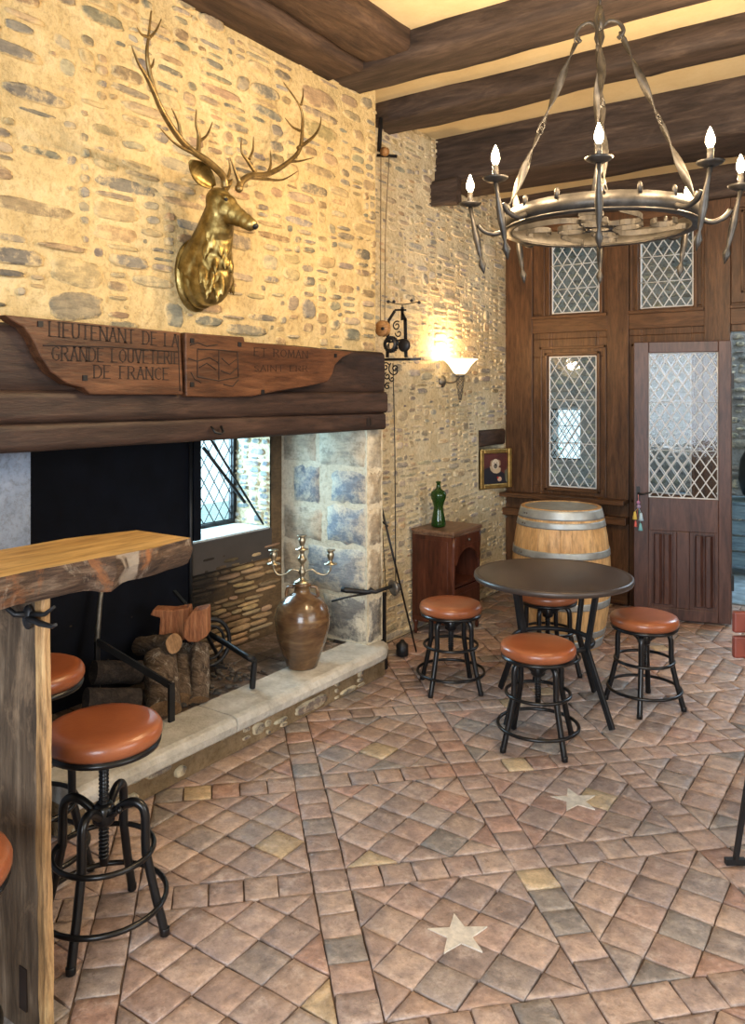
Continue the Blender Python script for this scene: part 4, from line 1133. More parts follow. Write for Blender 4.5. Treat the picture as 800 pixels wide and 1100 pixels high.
stool_copy('low tan leather stool right of the round table, in front of the open door', 1.448, 4.27, YAW+.35)
stool_copy('low tan leather stool behind the round table, partly hidden by its top', 1.05, 4.80, YAW+.2)
s2 = make_stool(.64, 'tall swivel stool with glossy orange-tan seat at the bar counter, whole in view', 0, True)
M_l2 = None
s2.location = (*cw(-.832, 2.48), 0); s2.rotation_euler = (0,0,YAW-.93)
c = make_stool(.72, 'tallest tan stool, half hidden behind the counter leg, nearest the hearth', 0, True); c.location = (*cw(-1.175, 2.75), 0)
c = copy_tree(s2); c['label'] = 'tan stool seat cut off by the lower left edge of the photo'; c.location = (*cw(-.975, 1.74), 0); c.rotation_euler = (0,0,YAW)

# ------------------------------------------------------------------ round table
tx, ty = cw(.949, 4.22)
tb = empty('round_table', (tx, ty, 0), YAW); tag(tb, 'round dark bronze-topped table with slender iron legs', 'table')
mb = MB(); ZT = .712; mb.lathe([(.001,-.034), (.395,-.034), (.408,-.030), (.412,-.018), (.410,-.004), (.402,.0), (.396,.001), (.390,-.002), (.382,.0), (.001,.0)], (0,0,ZT), 64); mb.build('table_top', M_top, tb)
for a in (-51, 39, 129, 219):
    a = math.radians(a); c, s = math.cos(a), math.sin(a); mb = MB(); q = Vector((-s, c, 0))
    P = [Vector((r*c, r*s, z)) for r, z in ((.275,.68), (.215,.36), (.365,.006))]
    mb.bar(P[0], P[1], .030, .018, q); mb.bar(P[1]+Vector((0,0,.008)), P[2], .030, .018, q)
    mb.build('leg', M_iron, tb, bevel=.003)
mb = MB(); mb.tube([(.205*math.cos(a), .205*math.sin(a), .365) for a in [2*PI*k/48 for k in range(48)]], .013, 8, closed=True); mb.build('lower_ring', M_iron, tb)
mb = MB(); mb.lathe([(.001,.672), (.30,.672), (.30,.679), (.001,.679)], n=32); mb.build('under_plate', M_iron, tb)

# ------------------------------------------------------------------ wine barrel
bx, by = cw(1.27, 5.40)
ba = empty('wine_barrel', (bx, by, 0)); tag(ba, 'pale oak wine barrel with steel hoops behind the round table', 'barrel')
def barrel_r(z): f = (z-.455)/.455; return .325-.062*f*f
def stave_mat():
    m = wood('barrel_oak', (.42,.24,.09), (.56,.34,.15), (.66,.44,.22), 'z', .5, .8, .15); return m
M_stave = stave_mat(); R = random.Random(2)
mb = MB(); ns = 26
for k in range(ns):
    a0, a1 = 2*PI*k/ns+.002, 2*PI*(k+1)/ns-.002; mb.smooth = False
    vs = []; nz = 14
    for i in range(nz+1):
        z = .91*i/nz; r = barrel_r(z)
        for a, rr in ((a0, r-.0015), (a0+.012, r), (a1-.012, r), (a1, r-.0015), (a1, r-.022), (a0, r-.022)): vs.append((rr*math.cos(a), rr*math.sin(a), z))
    fs = [(i*6+q, i*6+(q+1)%6, (i+1)*6+(q+1)%6, (i+1)*6+q) for i in range(nz) for q in range(6)]+[tuple(range(6))[::-1], tuple(nz*6+q for q in range(6))]
    mb.add(vs, fs)
mb.build('staves', M_stave, ba)
mb = MB(); mb.lathe([(.001,.875), (.252,.875), (.252,.888), (.001,.888)], n=40); mb.build('barrel_head', M_stave, ba)
for z0, z1 in ((.845,.905), (.790,.830), (.600,.645), (.275,.32), (.085,.125), (.01,.07)):
    mb = MB(); n = 5; pr = [(barrel_r(z0+(z1-z0)*i/n)+.003, z0+(z1-z0)*i/n) for i in range(n+1)]
    mb.lathe([(pr[0][0]-.004, z0)]+pr+[(pr[-1][0]-.004, z1)], n=56); h_ = mb.build('hoop', M_hoop, ba)
    a = -2.2; mb = MB(); zz = (z0+z1)/2; rr = barrel_r(zz)+.005
    for da in (0, .09): mb.ball((rr*math.cos(a+da), rr*math.sin(a+da), zz), .006, 8)
    mb.build('rivet', M_ironw, h_)

# ------------------------------------------------------------------ small cabinet with green bottle
cbx = empty('bedside_cabinet', (XA+.02, 4.75, 0)); tag(cbx, 'small dark mahogany cabinet with an open shelf against the stone wall', 'cabinet')
W_, D_, H_ = .40, .335, .745   # along y, along x
mb = MB()
mb.box(.0, D_-.02, 0, .018, .09, .70); mb.box(0, D_-.02, W_-.018, W_, .09, .70); mb.box(0, .014, .018, W_-.018, .09, .70)
mb.box(.014, D_-.02, .018, W_-.018, .34, .36); mb.box(.014, D_-.02, .018, W_-.018, .10, .12)
mb.build('body', M_cab, cbx, bevel=.002)
mb = MB(); mb.box(-.0, D_+.0, -.014, W_+.014, .705, .73); mb.box(-.0, D_-.006, -.006, W_+.006, .69, .705); mb.build('cabinet_top', M_cabtop, cbx, bevel=.006)
mb = MB(); mb.box(D_-.02, D_-.005, .018, W_-.018, .62, .69); dr = mb.build('drawer', M_cab, cbx, bevel=.003)
mb = MB(); mb.ball((D_+.006, W_/2, .655), .011, 12); mb.build('knob', M_ironw, dr)
mb = MB()  # arched apron over the open niche
pts = [(.018,.62), (.018,.50)]+[(.045+ (W_-.09)*k/12, .50+.095*math.sin(PI*k/12)**.6) for k in range(13)]+[(W_-.018,.50), (W_-.018,.62)]
mb.prism(pts, lambda y, z: Vector((D_-.02, y, z)), lambda y, z: Vector((D_-.006, y, z))); mb.build('arched_apron', M_cab, cbx)
mb = MB(); mb.box(D_-.02, D_-.004, .018, W_-.018, .10, .335); dd_ = mb.build('door', M_cab, cbx, bevel=.003)
mb = MB(); mb.box(D_-.004, D_+.002, .05, W_-.05, .14, .30); mb.build('raised_panel', M_cab, dd_, bevel=.006)
mb = MB(); mb.box(.03, D_-.05, -.006, .001, .14, .66); mb.build('side_panel', M_cab, cbx, bevel=.004)
for x in (.02, D_-.03):
    for y in (.016, W_-.016):
        mb = MB(); mb.lathe([(.010,0), (.014,.02), (.011,.05), (.018,.075), (.020,.09), (.013,.10), (.018,.12)], (x, y, 0), 14)
        if x > .1: mb.lathe([(.013,.12), (.016,.15), (.011,.20), (.011,.48), (.016,.52), (.012,.56), (.018,.62), (.018,.69)], (x+.012, y, 0), 14)
        mb.build('turned_leg', M_cab, cbx)
bt = empty('glass_bottle', (-2.80, 4.89, .7305)); tag(bt, 'waisted green glass bottle standing on the cabinet', 'bottle')
mb = MB(); mb.lathe([(.0001,.004), (.030,.0), (.048,.004), (.052,.02), (.047,.06), (.036,.11), (.033,.14), (.040,.17), (.052,.20), (.056,.225), (.050,.245), (.032,.258), (.018,.268), (.014,.29), (.014,.305), (.018,.308), (.018,.318), (.012,.320), (.0105,.30), (.012,.27), (.044,.24), (.048,.22), (.036,.175), (.028,.14), (.030,.11), (.041,.06), (.044,.015), (.0001,.012)], n=28)
mb.build('bottle_body', M_green, bt)
mb = MB(); mb.lathe([(.0145,.270), (.0175,.274), (.0145,.278)], n=20); mb.build('neck_ring', M_green, bt)

# ------------------------------------------------------------------ picture in the niche
pc = at(531, 504.5, d=6.62); pang = math.radians(55)
pic = empty('framed_picture', (pc.x, pc.y, NZ0), 0); tag(pic, 'small gilt-framed portrait of a white dog in dark clothes, in the wall niche', 'picture')
nrm = Vector((math.sin(math.radians(25)), -math.cos(math.radians(25)), 0)); uu = Vector((math.cos(math.radians(25)), math.sin(math.radians(25)), 0))
pic.location = (XA+.02, 6.055, NZ0+.001); pbase = Vector(pic.location)
# frame plane: local u across, z up, n towards the room
uu = Vector((.40, .9165, 0)); nn = Vector((.9165, -.40, 0)); PWD, PHT = .34, .33
def PF(u, v, t): return uu*u+nn*t+Vector((0,0,v))
def pb_(mb, u0, u1, v0, v1, t0, t1):
    p = [PF(u, v, t) for t in (t0, t1) for v in (v0, v1) for u in (u0, u1)]
    mb.add(p, [(0,2,3,1),(4,5,7,6),(0,1,5,4),(2,6,7,3),(0,4,6,2),(1,3,7,5)])
mb = MB(); a, f = PWD/2, .04
pb_(mb, -a, -a+f, 0, PHT, 0, .025); pb_(mb, a-f, a, 0, PHT, 0, .025); pb_(mb, -a+f, a-f, 0, f, 0, .025); pb_(mb, -a+f, a-f, PHT-f, PHT, 0, .025)
mb.build('picture_frame', M_gilt, pic, bevel=.008)
mb = MB(); pb_(mb, -a+f, a-f, f, PHT-f, .004, .008); cv = mb.build('canvas', plain('canvas_ground', (.085,.02,.018), .5, var=.4), pic)
def spot(pts, t, mat, nm='painted_shape'):
    mb = MB(); mb.prism(pts, lambda u, v: PF(u, v, t), lambda u, v: PF(u, v, t+.0006)); mb.build(nm, mat, cv)
def ell(cu, cv_, ru, rv, n=18, r0=0): return [(cu+ru*math.cos(2*PI*k/n), cv_+rv*math.sin(2*PI*k/n)) for k in range(n)]
spot([(-a+f,f), (a-f,f), (a-f-.02,.11), (.03,.16), (-.05,.18), (-a+f,.16)], .0082, plain('dark_coat', (.012,.012,.02), .5, bstr=0))
spot([(a-f,f), (a-f,.16), (a-f-.03,.14), (a-f-.02,.06)], .0083, plain('grey_ground', (.10,.10,.07), .5, bstr=0))
spot([(-.062,.185),(-.05,.150),(-.02,.128),(.02,.122),(.052,.135),(.058,.165),(.03,.175),(-.03,.19)], .0088, plain('white_ruff', (.50,.38,.25), .5, bstr=0))
for sx_ in (-1, 1): spot([(.030*sx_,.238),(.052*sx_,.226),(.056*sx_,.196),(.046*sx_,.182),(.030*sx_,.205)][::sx_], .0091, plain('tan_ear', (.34,.22,.13), .5, bstr=0))
spot(ell(0,.20,.040,.044), .0094, plain('white_fur', (.62,.52,.40), .5, bstr=0))
spot(ell(0,.185,.020,.022), .0100, plain('grey_muzzle', (.14,.12,.10), .5, bstr=0)); spot(ell(0,.195,.007,.006), .0106, M_shade_dark); spot(ell(-.015,.212,.004,.004,8), .0106, M_shade_dark); spot(ell(.015,.212,.004,.004,8), .0106, M_shade_dark)
spot(ell(.045,.075,.022,.020), .0088, plain('pale_hand', (.50,.33,.24), .5, bstr=0)); spot(ell(.025,.088,.009,.009), .0094, plain('red_flower', (.4,.03,.02), .5, bstr=0))
mb = rough_box(XA-.26, XA+.015, NY0+.003, NY1-.003, 1.235, 1.366, 'y', 31, .006, 12); o = mb.build('niche_lintel', M_beamy); tag(o, 'dark weathered wooden lintel over the framed picture', 'lintel')

# ------------------------------------------------------------------ wall lamp
scx = Vector((-2.80, 5.22, 1.80)); sc = empty('wall_lamp', (XA, 5.20, 1.76)); tag(sc, 'lit wall lamp with a frosted glass bowl on the stone wall', 'wall lamp'); sbz = Vector((XA, 5.20, 1.76))
mb = MB(); mb.lathe([(.001,0), (.045,0), (.045,.010), (.030,.018), (.018,.03), (.001,.032)], (XA+.001, 5.20, 1.755), 24, Matrix(((0,0,1,0),(0,1,0,0),(-1,0,0,0),(0,0,0,1)))); child(mb, 'wall_rose', M_ironw, sc, sbz)
mb = MB(); mb.tube(catmull([Vector((XA+.02,5.20,1.755)), Vector((XA+.07,5.20,1.745)), Vector((XA+.12,5.20,1.755)), Vector((XA+.155,5.20,1.79))], 5), .007, 8)
mb.lathe([(.001,0), (.030,.0), (.036,.012), (.030,.022), (.001,.022)], (XA+.155, 5.20, 1.785), 20); child(mb, 'lamp_arm', M_ironw, sc, sbz)
mb = MB()
for s in (1, -1):
    for k in range(4):
        P = [Vector((XA+.155+(.020*(1-(i/16))+.004)*math.cos(k*PI/2+s*i*.4)*1.3, 5.20+(.020*(1-(i/16))+.004)*math.sin(k*PI/2+s*i*.4)*1.3, 1.785-.012*i)) for i in range(15)]
        mb.tube(P, .0022, 5)
mb.ball((XA+.155, 5.20, 1.605), .007, 8); child(mb, 'twisted_basket', M_ironw, sc, sbz)
def frosted():
    m, nt, bs = newmat('frosted_glass'); bs.inputs['Base Color'].default_value = (.95,.86,.68,1); bs.inputs['Roughness'].default_value = .5
    bs.inputs['Emission Color'].default_value = (1,.74,.40,1); bs.inputs['Emission Strength'].default_value = 2.2; return m
mb = MB(); mb.lathe([(.028,.0), (.045,.010), (.062,.035), (.085,.070), (.112,.098), (.130,.108), (.131,.112), (.110,.103), (.082,.074), (.058,.040), (.040,.014), (.026,.005)], (XA+.155, 5.20, 1.806), 36)
child(mb, 'glass_shade', frosted(), sc, sbz)
mb = MB(); mb.ball((XA+.155, 5.20, 1.885), (.022,.022,.03), 12); child(mb, 'bulb', emis('bulb_glow', (1,.72,.38), 14), sc, sbz)
l = bpy.data.lights.new('wall_lamp_light', 'POINT'); l.energy = 17; l.color = (1,.62,.28); l.shadow_soft_size = .04
lo = bpy.data.objects.new('wall_lamp_light', l); C.objects.link(lo); lo.parent = sc; lo.location = Vector((XA+.155, 5.20, 1.945))-sbz

# ------------------------------------------------------------------ chandelier
cx_, cy_ = cw(.935, 3.30); ZR = 2.335
ch = empty('chandelier', (cx_, cy_, ZR), YAW); tag(ch, 'black wrought iron ring chandelier with lit candle bulbs hanging from the beams', 'chandelier')
mb = MB(); rr = .385; n = 72
mb.lathe([(rr-.006,0), (rr+.006,0), (rr+.006,.065), (rr-.006,.065), (rr-.006,0)], n=n)
mb.lathe([(rr-.03,-.004), (rr+.008,-.004), (rr+.008,.003), (rr-.03,.003), (rr-.03,-.004)], n=n); mb.build('iron_ring', M_forged, ch)
mb = MB()
for k in range(16):
    a = 2*PI*k/16+.1; mb.lathe([(.001,0), (.010,0), (.010,.03), (.006,.04), (.001,.042)], (rr*math.cos(a), rr*math.sin(a), .055), 8)
mb.build('ring_rivets', M_forged, ch)
mb = MB()   # scrollwork inside the ring
def strip(P, w=.022, t=.004):
    for i in range(len(P)-1): mb.bar(P[i], P[i+1]+(P[i+1]-P[i])*.04, t, w)
for k in range(4):
    a0 = k*PI/2+.35; c, s = math.cos(a0), math.sin(a0)
    P = []
    for i in range(22):
        f = i/21; r = .06+.30*f; a = a0+.42*math.sin(f*PI*1.6); P.append(Vector((r*math.cos(a), r*math.sin(a), .01)))
    strip(P); mb.build('inner_scroll', M_forged, ch); mb = MB()
    cc = Vector((.115*math.cos(a0+.75), .115*math.sin(a0+.75), .01)); strip([cc+Vector((.055*math.cos(b), .055*math.sin(b), 0)) for b in [2*PI*i/18 for i in range(19)]]); mb.build('scroll_ring', M_forged, ch); mb = MB()
    cc = Vector((.25*math.cos(a0+.8), .25*math.sin(a0+.8), .01)); strip([cc+Vector((.05*math.cos(b), .05*math.sin(b), 0)) for b in [a0+2*PI*i/18*.8 for i in range(19)]]); mb.build('outer_scroll', M_forged, ch); mb = MB()
mb.lathe([(.04,0), (.055,0), (.055,.02), (.04,.02), (.04,0)], n=20)
mb.build('centre_collar', M_forged, ch)
M_candle = plain('candle_sleeve', (.08,.07,.06), .5, bstr=0); M_flame = emis('candle_bulb', (1,.80,.50), 26)
for k in range(8):
    a = math.radians(-16+k*45); c, s = math.cos(a), math.sin(a)
    def cp(r, z): return Vector((r*c, r*s, z))
    mb = MB(); mb.tube(catmull([cp(.385,.02), cp(.43,.005), cp(.475,.02), cp(.50,.05)], 4), [.011]*13, 8)
    top, bot = cp(.535,.125), cp(.475,-.165)
    mb.tube([bot, bot+(top-bot)*.06, bot+(top-bot)*.14, bot+(top-bot)*.24, bot+(top-bot)*.30, bot+(top-bot)*.55, bot+(top-bot)*.85, top], [.001,.008,.017,.006,.010,.016,.008,.010], 8)
    arm = mb.build('candle_arm', M_forged, ch)
    mb = MB(); mb.lathe([(.001,0), (.02,0), (.042,.010), (.050,.018), (.046,.018), (.02,.010), (.001,.010)], top, 20); mb.build('drip_dish', M_forged, arm)
    mb = MB(); mb.tube([top+Vector((0,0,.01)), top+Vector((0,0,.065))], .0115, 10); mb.build('candle_sleeve', M_candle, arm)
    mb = MB(); mb.lathe([(.0005,.0), (.009,.004), (.0165,.022), (.0155,.038), (.009,.058), (.003,.072), (.0005,.076)], top+Vector((0,0,.065)), 14)
    if k not in (2, 3):
        mb.build('candle_bulb', M_flame, arm)
        l = bpy.data.lights.new('candle_light', 'POINT'); l.energy = 19; l.color = (1,.71,.40); l.shadow_soft_size = .018
        lo = bpy.data.objects.new('candle_light', l); C.objects.link(lo); lo.parent = arm; lo.location = top+Vector((0,0,.165))
    else: mb.build('candle_bulb', plain('unlit_bulb', (.5,.45,.38), .2, bstr=0), arm)
CR = .80
for k in range(4):
    a = math.radians(-33+k*90+20); c, s = math.cos(a), math.sin(a)
    A = Vector((.385*c, .385*s, .07)); B = Vector((.085*c, .085*s, CR))
    for part, (f0, f1) in enumerate(((.02,.47), (.53,.97))):
        mb = MB(); p, q = A+(B-A)*f0, A+(B-A)*f1; nseg = 16; P = [p+(q-p)*i/nseg for i in range(nseg+1)]
        d = (q-p).normalized(); e1 = d.orthogonal().normalized(); e2 = d.cross(e1)
        vs = []
        for i, pt in enumerate(P):
            th = i/nseg*PI*1.5; w_ = .011+.006*math.sin(PI*i/nseg)
            u_ = e1*math.cos(th)+e2*math.sin(th); v_ = d.cross(u_)
            vs += [pt+u_*w_+v_*.003, pt-u_*w_+v_*.003, pt-u_*w_-v_*.003, pt+u_*w_-v_*.003]
        fs = [(i*4+q_, i*4+(q_+1)%4, (i+1)*4+(q_+1)%4, (i+1)*4+q_) for i in range(nseg) for q_ in range(4)]
        mb.smooth = True; mb.add(vs, fs)
        for pt, sg in ((p, -1), (q, 1)):
            mb.tube([pt+d*(sg*.014)+e1*.016*math.cos(b)+d*.016*math.sin(b) for b in [2*PI*i/12 for i in range(12)]], .004, 6, closed=True)
        mb.build('hanging_strap', M_forged, ch)
mb = MB()
for k in range(4):
    a = math.radians(-33+k*90+20); c, s = math.cos(a), math.sin(a)
    mb.tube(catmull([Vector((.0,0,CR+.02)), Vector((.035*c,.035*s,CR+.055)), Vector((.075*c,.075*s,CR+.045)), Vector((.095*c,.095*s,CR+.01)), Vector((.075*c,.075*s,CR-.02))], 5), .009, 8)
mb.lathe([(.001,-.05), (.012,-.04), (.022,-.01), (.016,.02), (.026,.05), (.018,.09), (.010,.12), (.001,.125)], (0,0,CR), 16); mb.build('crown_hook', M_forged, ch)
mb = MB(); z = CR+.125; k = 0
while ZR+z < 3.50:
    u_ = Vector((1,0,0)) if k % 2 else Vector((0,1,0))
    mb.tube([Vector((0,0,z+.022))+u_*.012*math.cos(b)+Vector((0,0,.026*math.sin(b))) for b in [2*PI*i/12 for i in range(12)]], .004, 6, closed=True); z += .042; k += 1
mb.lathe([(.001,0), (.04,0), (.03,.02), (.001,.025)][::1], (0,0,3.505-ZR), 16); mb.build('chain', M_forged, ch)

# ------------------------------------------------------------------ stoneware jar and candelabrum
jx, jy = at(321, 715, Z=.205).x-.03, at(321, 715, Z=.205).y
jx, jy = -2.735, 3.315
jar = empty('stoneware_jar', (jx, jy, .204)); tag(jar, 'big brown glazed stoneware jar on the pale hearth kerb', 'jar')
mb = MB(); mb.lathe([(.001,0), (.078,0), (.084,.006), (.086,.02), (.105,.07), (.130,.14), (.147,.21), (.150,.26), (.140,.31), (.115,.350), (.080,.378), (.050,.392), (.042,.40), (.040,.425), (.050,.432), (.050,.445), (.036,.447), (.032,.41), (.001,.405)], n=44); mb.build('jar_body', M_jar, jar)
mb = MB()
for s in (1, -1): mb.tube(catmull([Vector((.045*s*CY, .045*s*SY, .425)), Vector((.075*s*CY, .075*s*SY, .42)), Vector((.085*s*CY, .085*s*SY, .385)), Vector((.08*s*CY, .08*s*SY, .372))], 4), .009, 8)
mb.build('lug_handle', M_jar, jar)
cd = empty('candelabrum', (jx, jy, .648), YAW); tag(cd, 'three-branched pewter candelabrum standing in the mouth of the brown jar', 'candelabrum')
def cup(mb, x, y, z): mb.lathe([(.001,-.004), (.010,-.002), (.034,.0), (.036,.004), (.014,.010), (.009,.02), (.016,.035), (.020,.05), (.016,.062), (.014,.068), (.026,.074), (.026,.078), (.001,.074)], (x, y, z), 20)
mb = MB(); mb.lathe([(.001,0), (.045,.0), (.046,.008), (.022,.018), (.010,.03), (.016,.045), (.022,.06), (.012,.075), (.009,.10), (.018,.115), (.026,.125), (.018,.14), (.010,.155), (.014,.17), (.024,.178), (.001,.18)], n=20)
mb.build('stem', M_pewter, cd)
for s in (1, -1):
    mb = MB(); mb.tube(catmull([Vector((.01*s,0,.06)), Vector((.05*s,0,.072)), Vector((.085*s,0,.050)), Vector((.125*s,0,.045)), Vector((.150*s,0,.07)), Vector((.152*s,0,.098))], 5), .0055, 8)
    cup(mb, .152*s, 0, .10); mb.build('branch', M_pewter, cd)
mb = MB(); cup(mb, 0, 0, .178); mb.build('centre_cup', M_pewter, cd)

M_char = wood('charred_wood', (.008,.006,.006), (.025,.018,.015), (.07,.05,.04), 'x', .9, 2.5, 1.0)
# ------------------------------------------------------------------ fire: logs, andirons, tools
def make_log(p, q, r, seed, label, name='firewood_log', sq=1.0, group=None):
    p, q = Vector(p), Vector(q); n = 14; m = 18; d = (q-p).normalized(); e1 = d.orthogonal().normalized(); e2 = d.cross(e1); L = (q-p).length
    mb = MB(); rings = []
    for i in range(n+1):
        f = i/n; rings.append([p+d*L*f+(e1*math.cos(2*PI*k/m)+e2*math.sin(2*PI*k/m)*sq)*r*(1+.10*noise.noise(Vector((math.cos(2*PI*k/m)*1.5, math.sin(2*PI*k/m)*1.5, f*3+seed)))+.07*noise.noise(Vector((math.cos(2*PI*k/m)*6, math.sin(2*PI*k/m)*6, f*14+seed)))) for k in range(m)])
    mb.smooth = True; mb.mi = 0
    mb.add([v for rg in rings for v in rg], [(i*m+k, i*m+(k+1)%m, (i+1)*m+(k+1)%m, (i+1)*m+k) for i in range(n) for k in range(m)])
    o = empty(name, p); tag(o, label, 'log', group); child(mb, 'bark', M_char if 'charred' in label else M_logbark, o, p)
    for rg, flip in ((rings[0], 1), (rings[-1], 0)):
        mb = MB(); mb.add(rg, [tuple(range(m))[::-1] if flip else tuple(range(m))]); child(mb, 'cut_end', M_char if 'charred' in label else M_cut, o, p)
    return o
G = 'firewood stacked in the fireplace'
make_log(at(176,764,Z=.225), at(172,706,d=3.84), .078, 1, 'thick bark-covered log leaning below the short sawn log', group=G)
make_log(at(196,752,Z=.23), at(198,698,d=3.98), .050, 2, 'grey-barked log lying between the thickest log and the slim one', group=G)
make_log(at(214,752,Z=.225), at(215,694,d=3.92), .045, 3, 'slim straight bark-covered log, rightmost of the firewood', group=G)
make_log(at(187,691,d=3.80), at(150,694,d=3.98), .046, 4, 'short round log with its pale sawn end facing the room', group=G)
make_log(at(100,722,d=3.60), at(150,722,d=3.74), .052, 5, 'dark charred log lying behind the left andiron', group=G)
make_log(at(92,752,d=3.45), at(148,752,d=3.58), .052, 6, 'charred log lowest in the ashes, nearest the bar stool', group=G)
def split_log(name, px, d, dep, label, seed):
    P = [at(x, y, d=d) for x, y in px]; b = P[0]; o = empty(name, b); tag(o, label, 'log', G)
    bk = Vector((-SY, CY, 0))*dep; mb = MB(); n = len(P)
    mb.add([p for p in P]+[p+bk for p in P], [tuple(range(n))[::-1], tuple(range(n, 2*n))]+[(i, (i+1)%n, n+(i+1)%n, n+i) for i in range(n)])
    child(mb, 'split_face', M_split, o, b, bevel=.006, seg=3)
split_log('split_log', [(170,686), (172,664), (161,661), (164,655), (186,656), (202,653), (204,676), (198,688)], 3.92, .09, 'reddish split log standing upright on the left of the pile', 1)
split_log('split_log', [(196,684), (198,668), (206,657), (222,654), (222,684), (212,690), (202,690)], 3.86, .10, 'rounded reddish split log on top of the slim log', 2)
an = empty('andiron', at(185,770,Z=HZ)); tag(an, 'flat iron andiron in front of the thick log', 'andiron', 'pair of andirons'); b = an.location.copy()
mb = MB(); A, B, D = at(104,689,d=3.66), at(184,737,Z=.36), at(184,768,Z=HZ); mb.bar(A, B, .012, .030); child(mb, 'billet_bar', M_iron, an, b)
mb = MB(); mb.bar(B+Vector((0,0,.012)), Vector((B.x, B.y, HZ)), .030, .014, (1,0,0)); child(mb, 'foot', M_iron, an, b); mb = MB(); mb.bar(Vector((A.x, A.y, A.z)), Vector((A.x, A.y, HZ)), .02, .014, (1,0,0)); child(mb, 'foot', M_iron, an, b)
an = empty('andiron', at(272,737,Z=HZ)); tag(an, 'bent round-bar andiron between the firewood and the brown jar', 'andiron', 'pair of andirons'); b = an.location.copy()
mb = MB(); D = at(271,739,Z=HZ+.01); mb.tube(catmull([at(222,679,Z=.40), at(247,694,Z=.385), at(266,706,Z=.37), Vector((D.x+.006, D.y+.006, .345)), Vector((D.x+.004, D.y+.004, .29)), D], 6), .015, 10); child(mb, 'bent_bar', M_iron, an, b)
wh = empty('iron_hoop', at(235,715,Z=HZ)); tag(wh, 'black iron wheel-shaped trivet behind the firewood', 'trivet'); b = wh.location.copy()
c_ = at(226,690,Z=.36); mb = MB()
def circ(c, r, n=28): return [c+Vector((r*math.cos(2*PI*k/n)*.35, r*math.cos(2*PI*k/n)*.8, r*math.sin(2*PI*k/n))) for k in range(n)]
mb.tube(circ(c_, .12), .011, 8, closed=True); mb.tube(circ(c_, .085), .008, 8, closed=True); mb.bar(c_+Vector((0,.0,-.12)), Vector((c_.x+.02, c_.y+.10, HZ)), .015, .012); mb.bar(c_+Vector((-.03,-.09,-.02)), Vector((c_.x-.03, c_.y-.11, HZ)), .015, .012); child(mb, 'hoop', M_iron, wh, b)
mb = MB(); mb.bar(at(187,635,d=4.15), at(215,668,d=4.02), .018, .014); mb.bar(at(215,668,d=4.02), at(238,712,Z=HZ+.01), .016, .012); o = mb.build('fire_poker', M_iron); tag(o, 'dark iron poker sticking up out of the firewood', 'poker')
mb = MB(); mb.tube([at(112,606,d=3.80), at(107,650,d=3.76), at(104,690,d=3.72), Vector((at(104,690,d=3.72).x+.01, at(104,690,d=3.72).y, HZ))], [.010,.012,.013,.013], 8); o = mb.build('iron_bar', M_ironw); tag(o, 'upright iron bar at the back of the hearth under the counter', 'iron bar')
mb = MB(); R = random.Random(12)
for k in range(260):
    x = R.uniform(-3.2, -2.83); y = R.uniform(2.05, 3.15); s = R.uniform(.004,.016)
    mb.ball((x, y, HZ-.001+s*.5), (s*1.5, s, s*.6), 6)
o = mb.build('ash_bed', plain('ash', (.07,.06,.052), .95, var=.6, vs=20, bstr=.4)); o['kind'] = 'stuff'; tag(o, 'crumbs of ash and charcoal strewn under the firewood', 'ash')

# ------------------------------------------------------------------ spit turning gear at the pier
YJ = 4.14
def J(x, y, dy=0): return at(x, y, Y=YJ+dy)
jk = empty('spit_jack', J(410, 386)); tag(jk, 'black clockwork spit jack with flywheel on a scrolled wall bracket', 'spit jack'); b = jk.location.copy()
mb = MB(); P = J(409,386); Q = J(440,386); T = J(452,384)
mb.bar(Vector((XA, YJ, P.z)), Q, .07, .014); mb.prism([(Q.x, .018), (Q.x+.02, .026), (T.x, 0), (Q.x+.02, -.026), (Q.x, -.018)], lambda x, y: Vector((x, YJ+y, Q.z-.007)), lambda x, y: Vector((x, YJ+y, Q.z+.007)))
child(mb, 'bracket_shelf', M_iron, jk, b)
def spiral(c, r, turns, a0, n=22): return [c+Vector((r*(1-.75*i/n)*math.cos(a0+turns*2*PI*i/n), 0, r*(1-.75*i/n)*math.sin(a0+turns*2*PI*i/n))) for i in range(n+1)]
mb = MB()
for (x, y, r, tn, a0) in ((414,394,.028,1.2,.5), (424,397,.05,.75,2.2), (424,396,.022,1.1,0), (416,404,.024,1.2,2), (416,415,.022,1.2,1), (421,407,.018,1,3)):
    mb.tube(spiral(J(x, y), r, tn, a0), .0045, 6)
mb.tube([J(411,390), J(412,404), J(411,420)], .004, 6); child(mb, 'scroll_bracket', M_iron, jk, b)
mb = MB()
def jb(x0, y0, x1, y1, w=.012, dy=0): mb.bar(J(x0,y0,dy), J(x1,y1,dy), w, .008, (0,1,0))
jb(416,384,417,345,.02); jb(436,384,435,342,.02); jb(417,345,424,334,.016); jb(424,333,436,333,.012); jb(432,344,432,330,.018); jb(436,345,432,336,.014); jb(416,368,437,364,.010)
mb.tube(spiral(J(426,350), .030, 1.3, 1), .0045, 6); mb.tube(spiral(J(428,358), .024, 1.0, 3), .004, 6)
child(mb, 'jack_frame', M_iron, jk, b)
Mx = Matrix(((1,0,0,0),(0,0,1,0),(0,1,0,0),(0,0,0,1)))
mb = MB(); mb.lathe([(.001,-.012), (.036,-.012), (.040,-.006), (.040,.006), (.036,.012), (.001,.012)], J(434,371,-.03), 24, Mx); mb.lathe([(.030,-.02), (.045,-.02), (.045,.02), (.030,.02), (.030,-.02)], J(420,370,-.02), 24, Mx)
for k in range(18):
    a = 2*PI*k/18; c = J(420,370,-.02); mb.box(-.004,.004,-.01,.01,.043,.052, Matrix.Translation(c) @ Matrix.Rotation(a, 4, 'Y'))
child(mb, 'gear_drum', M_iron, jk, b)
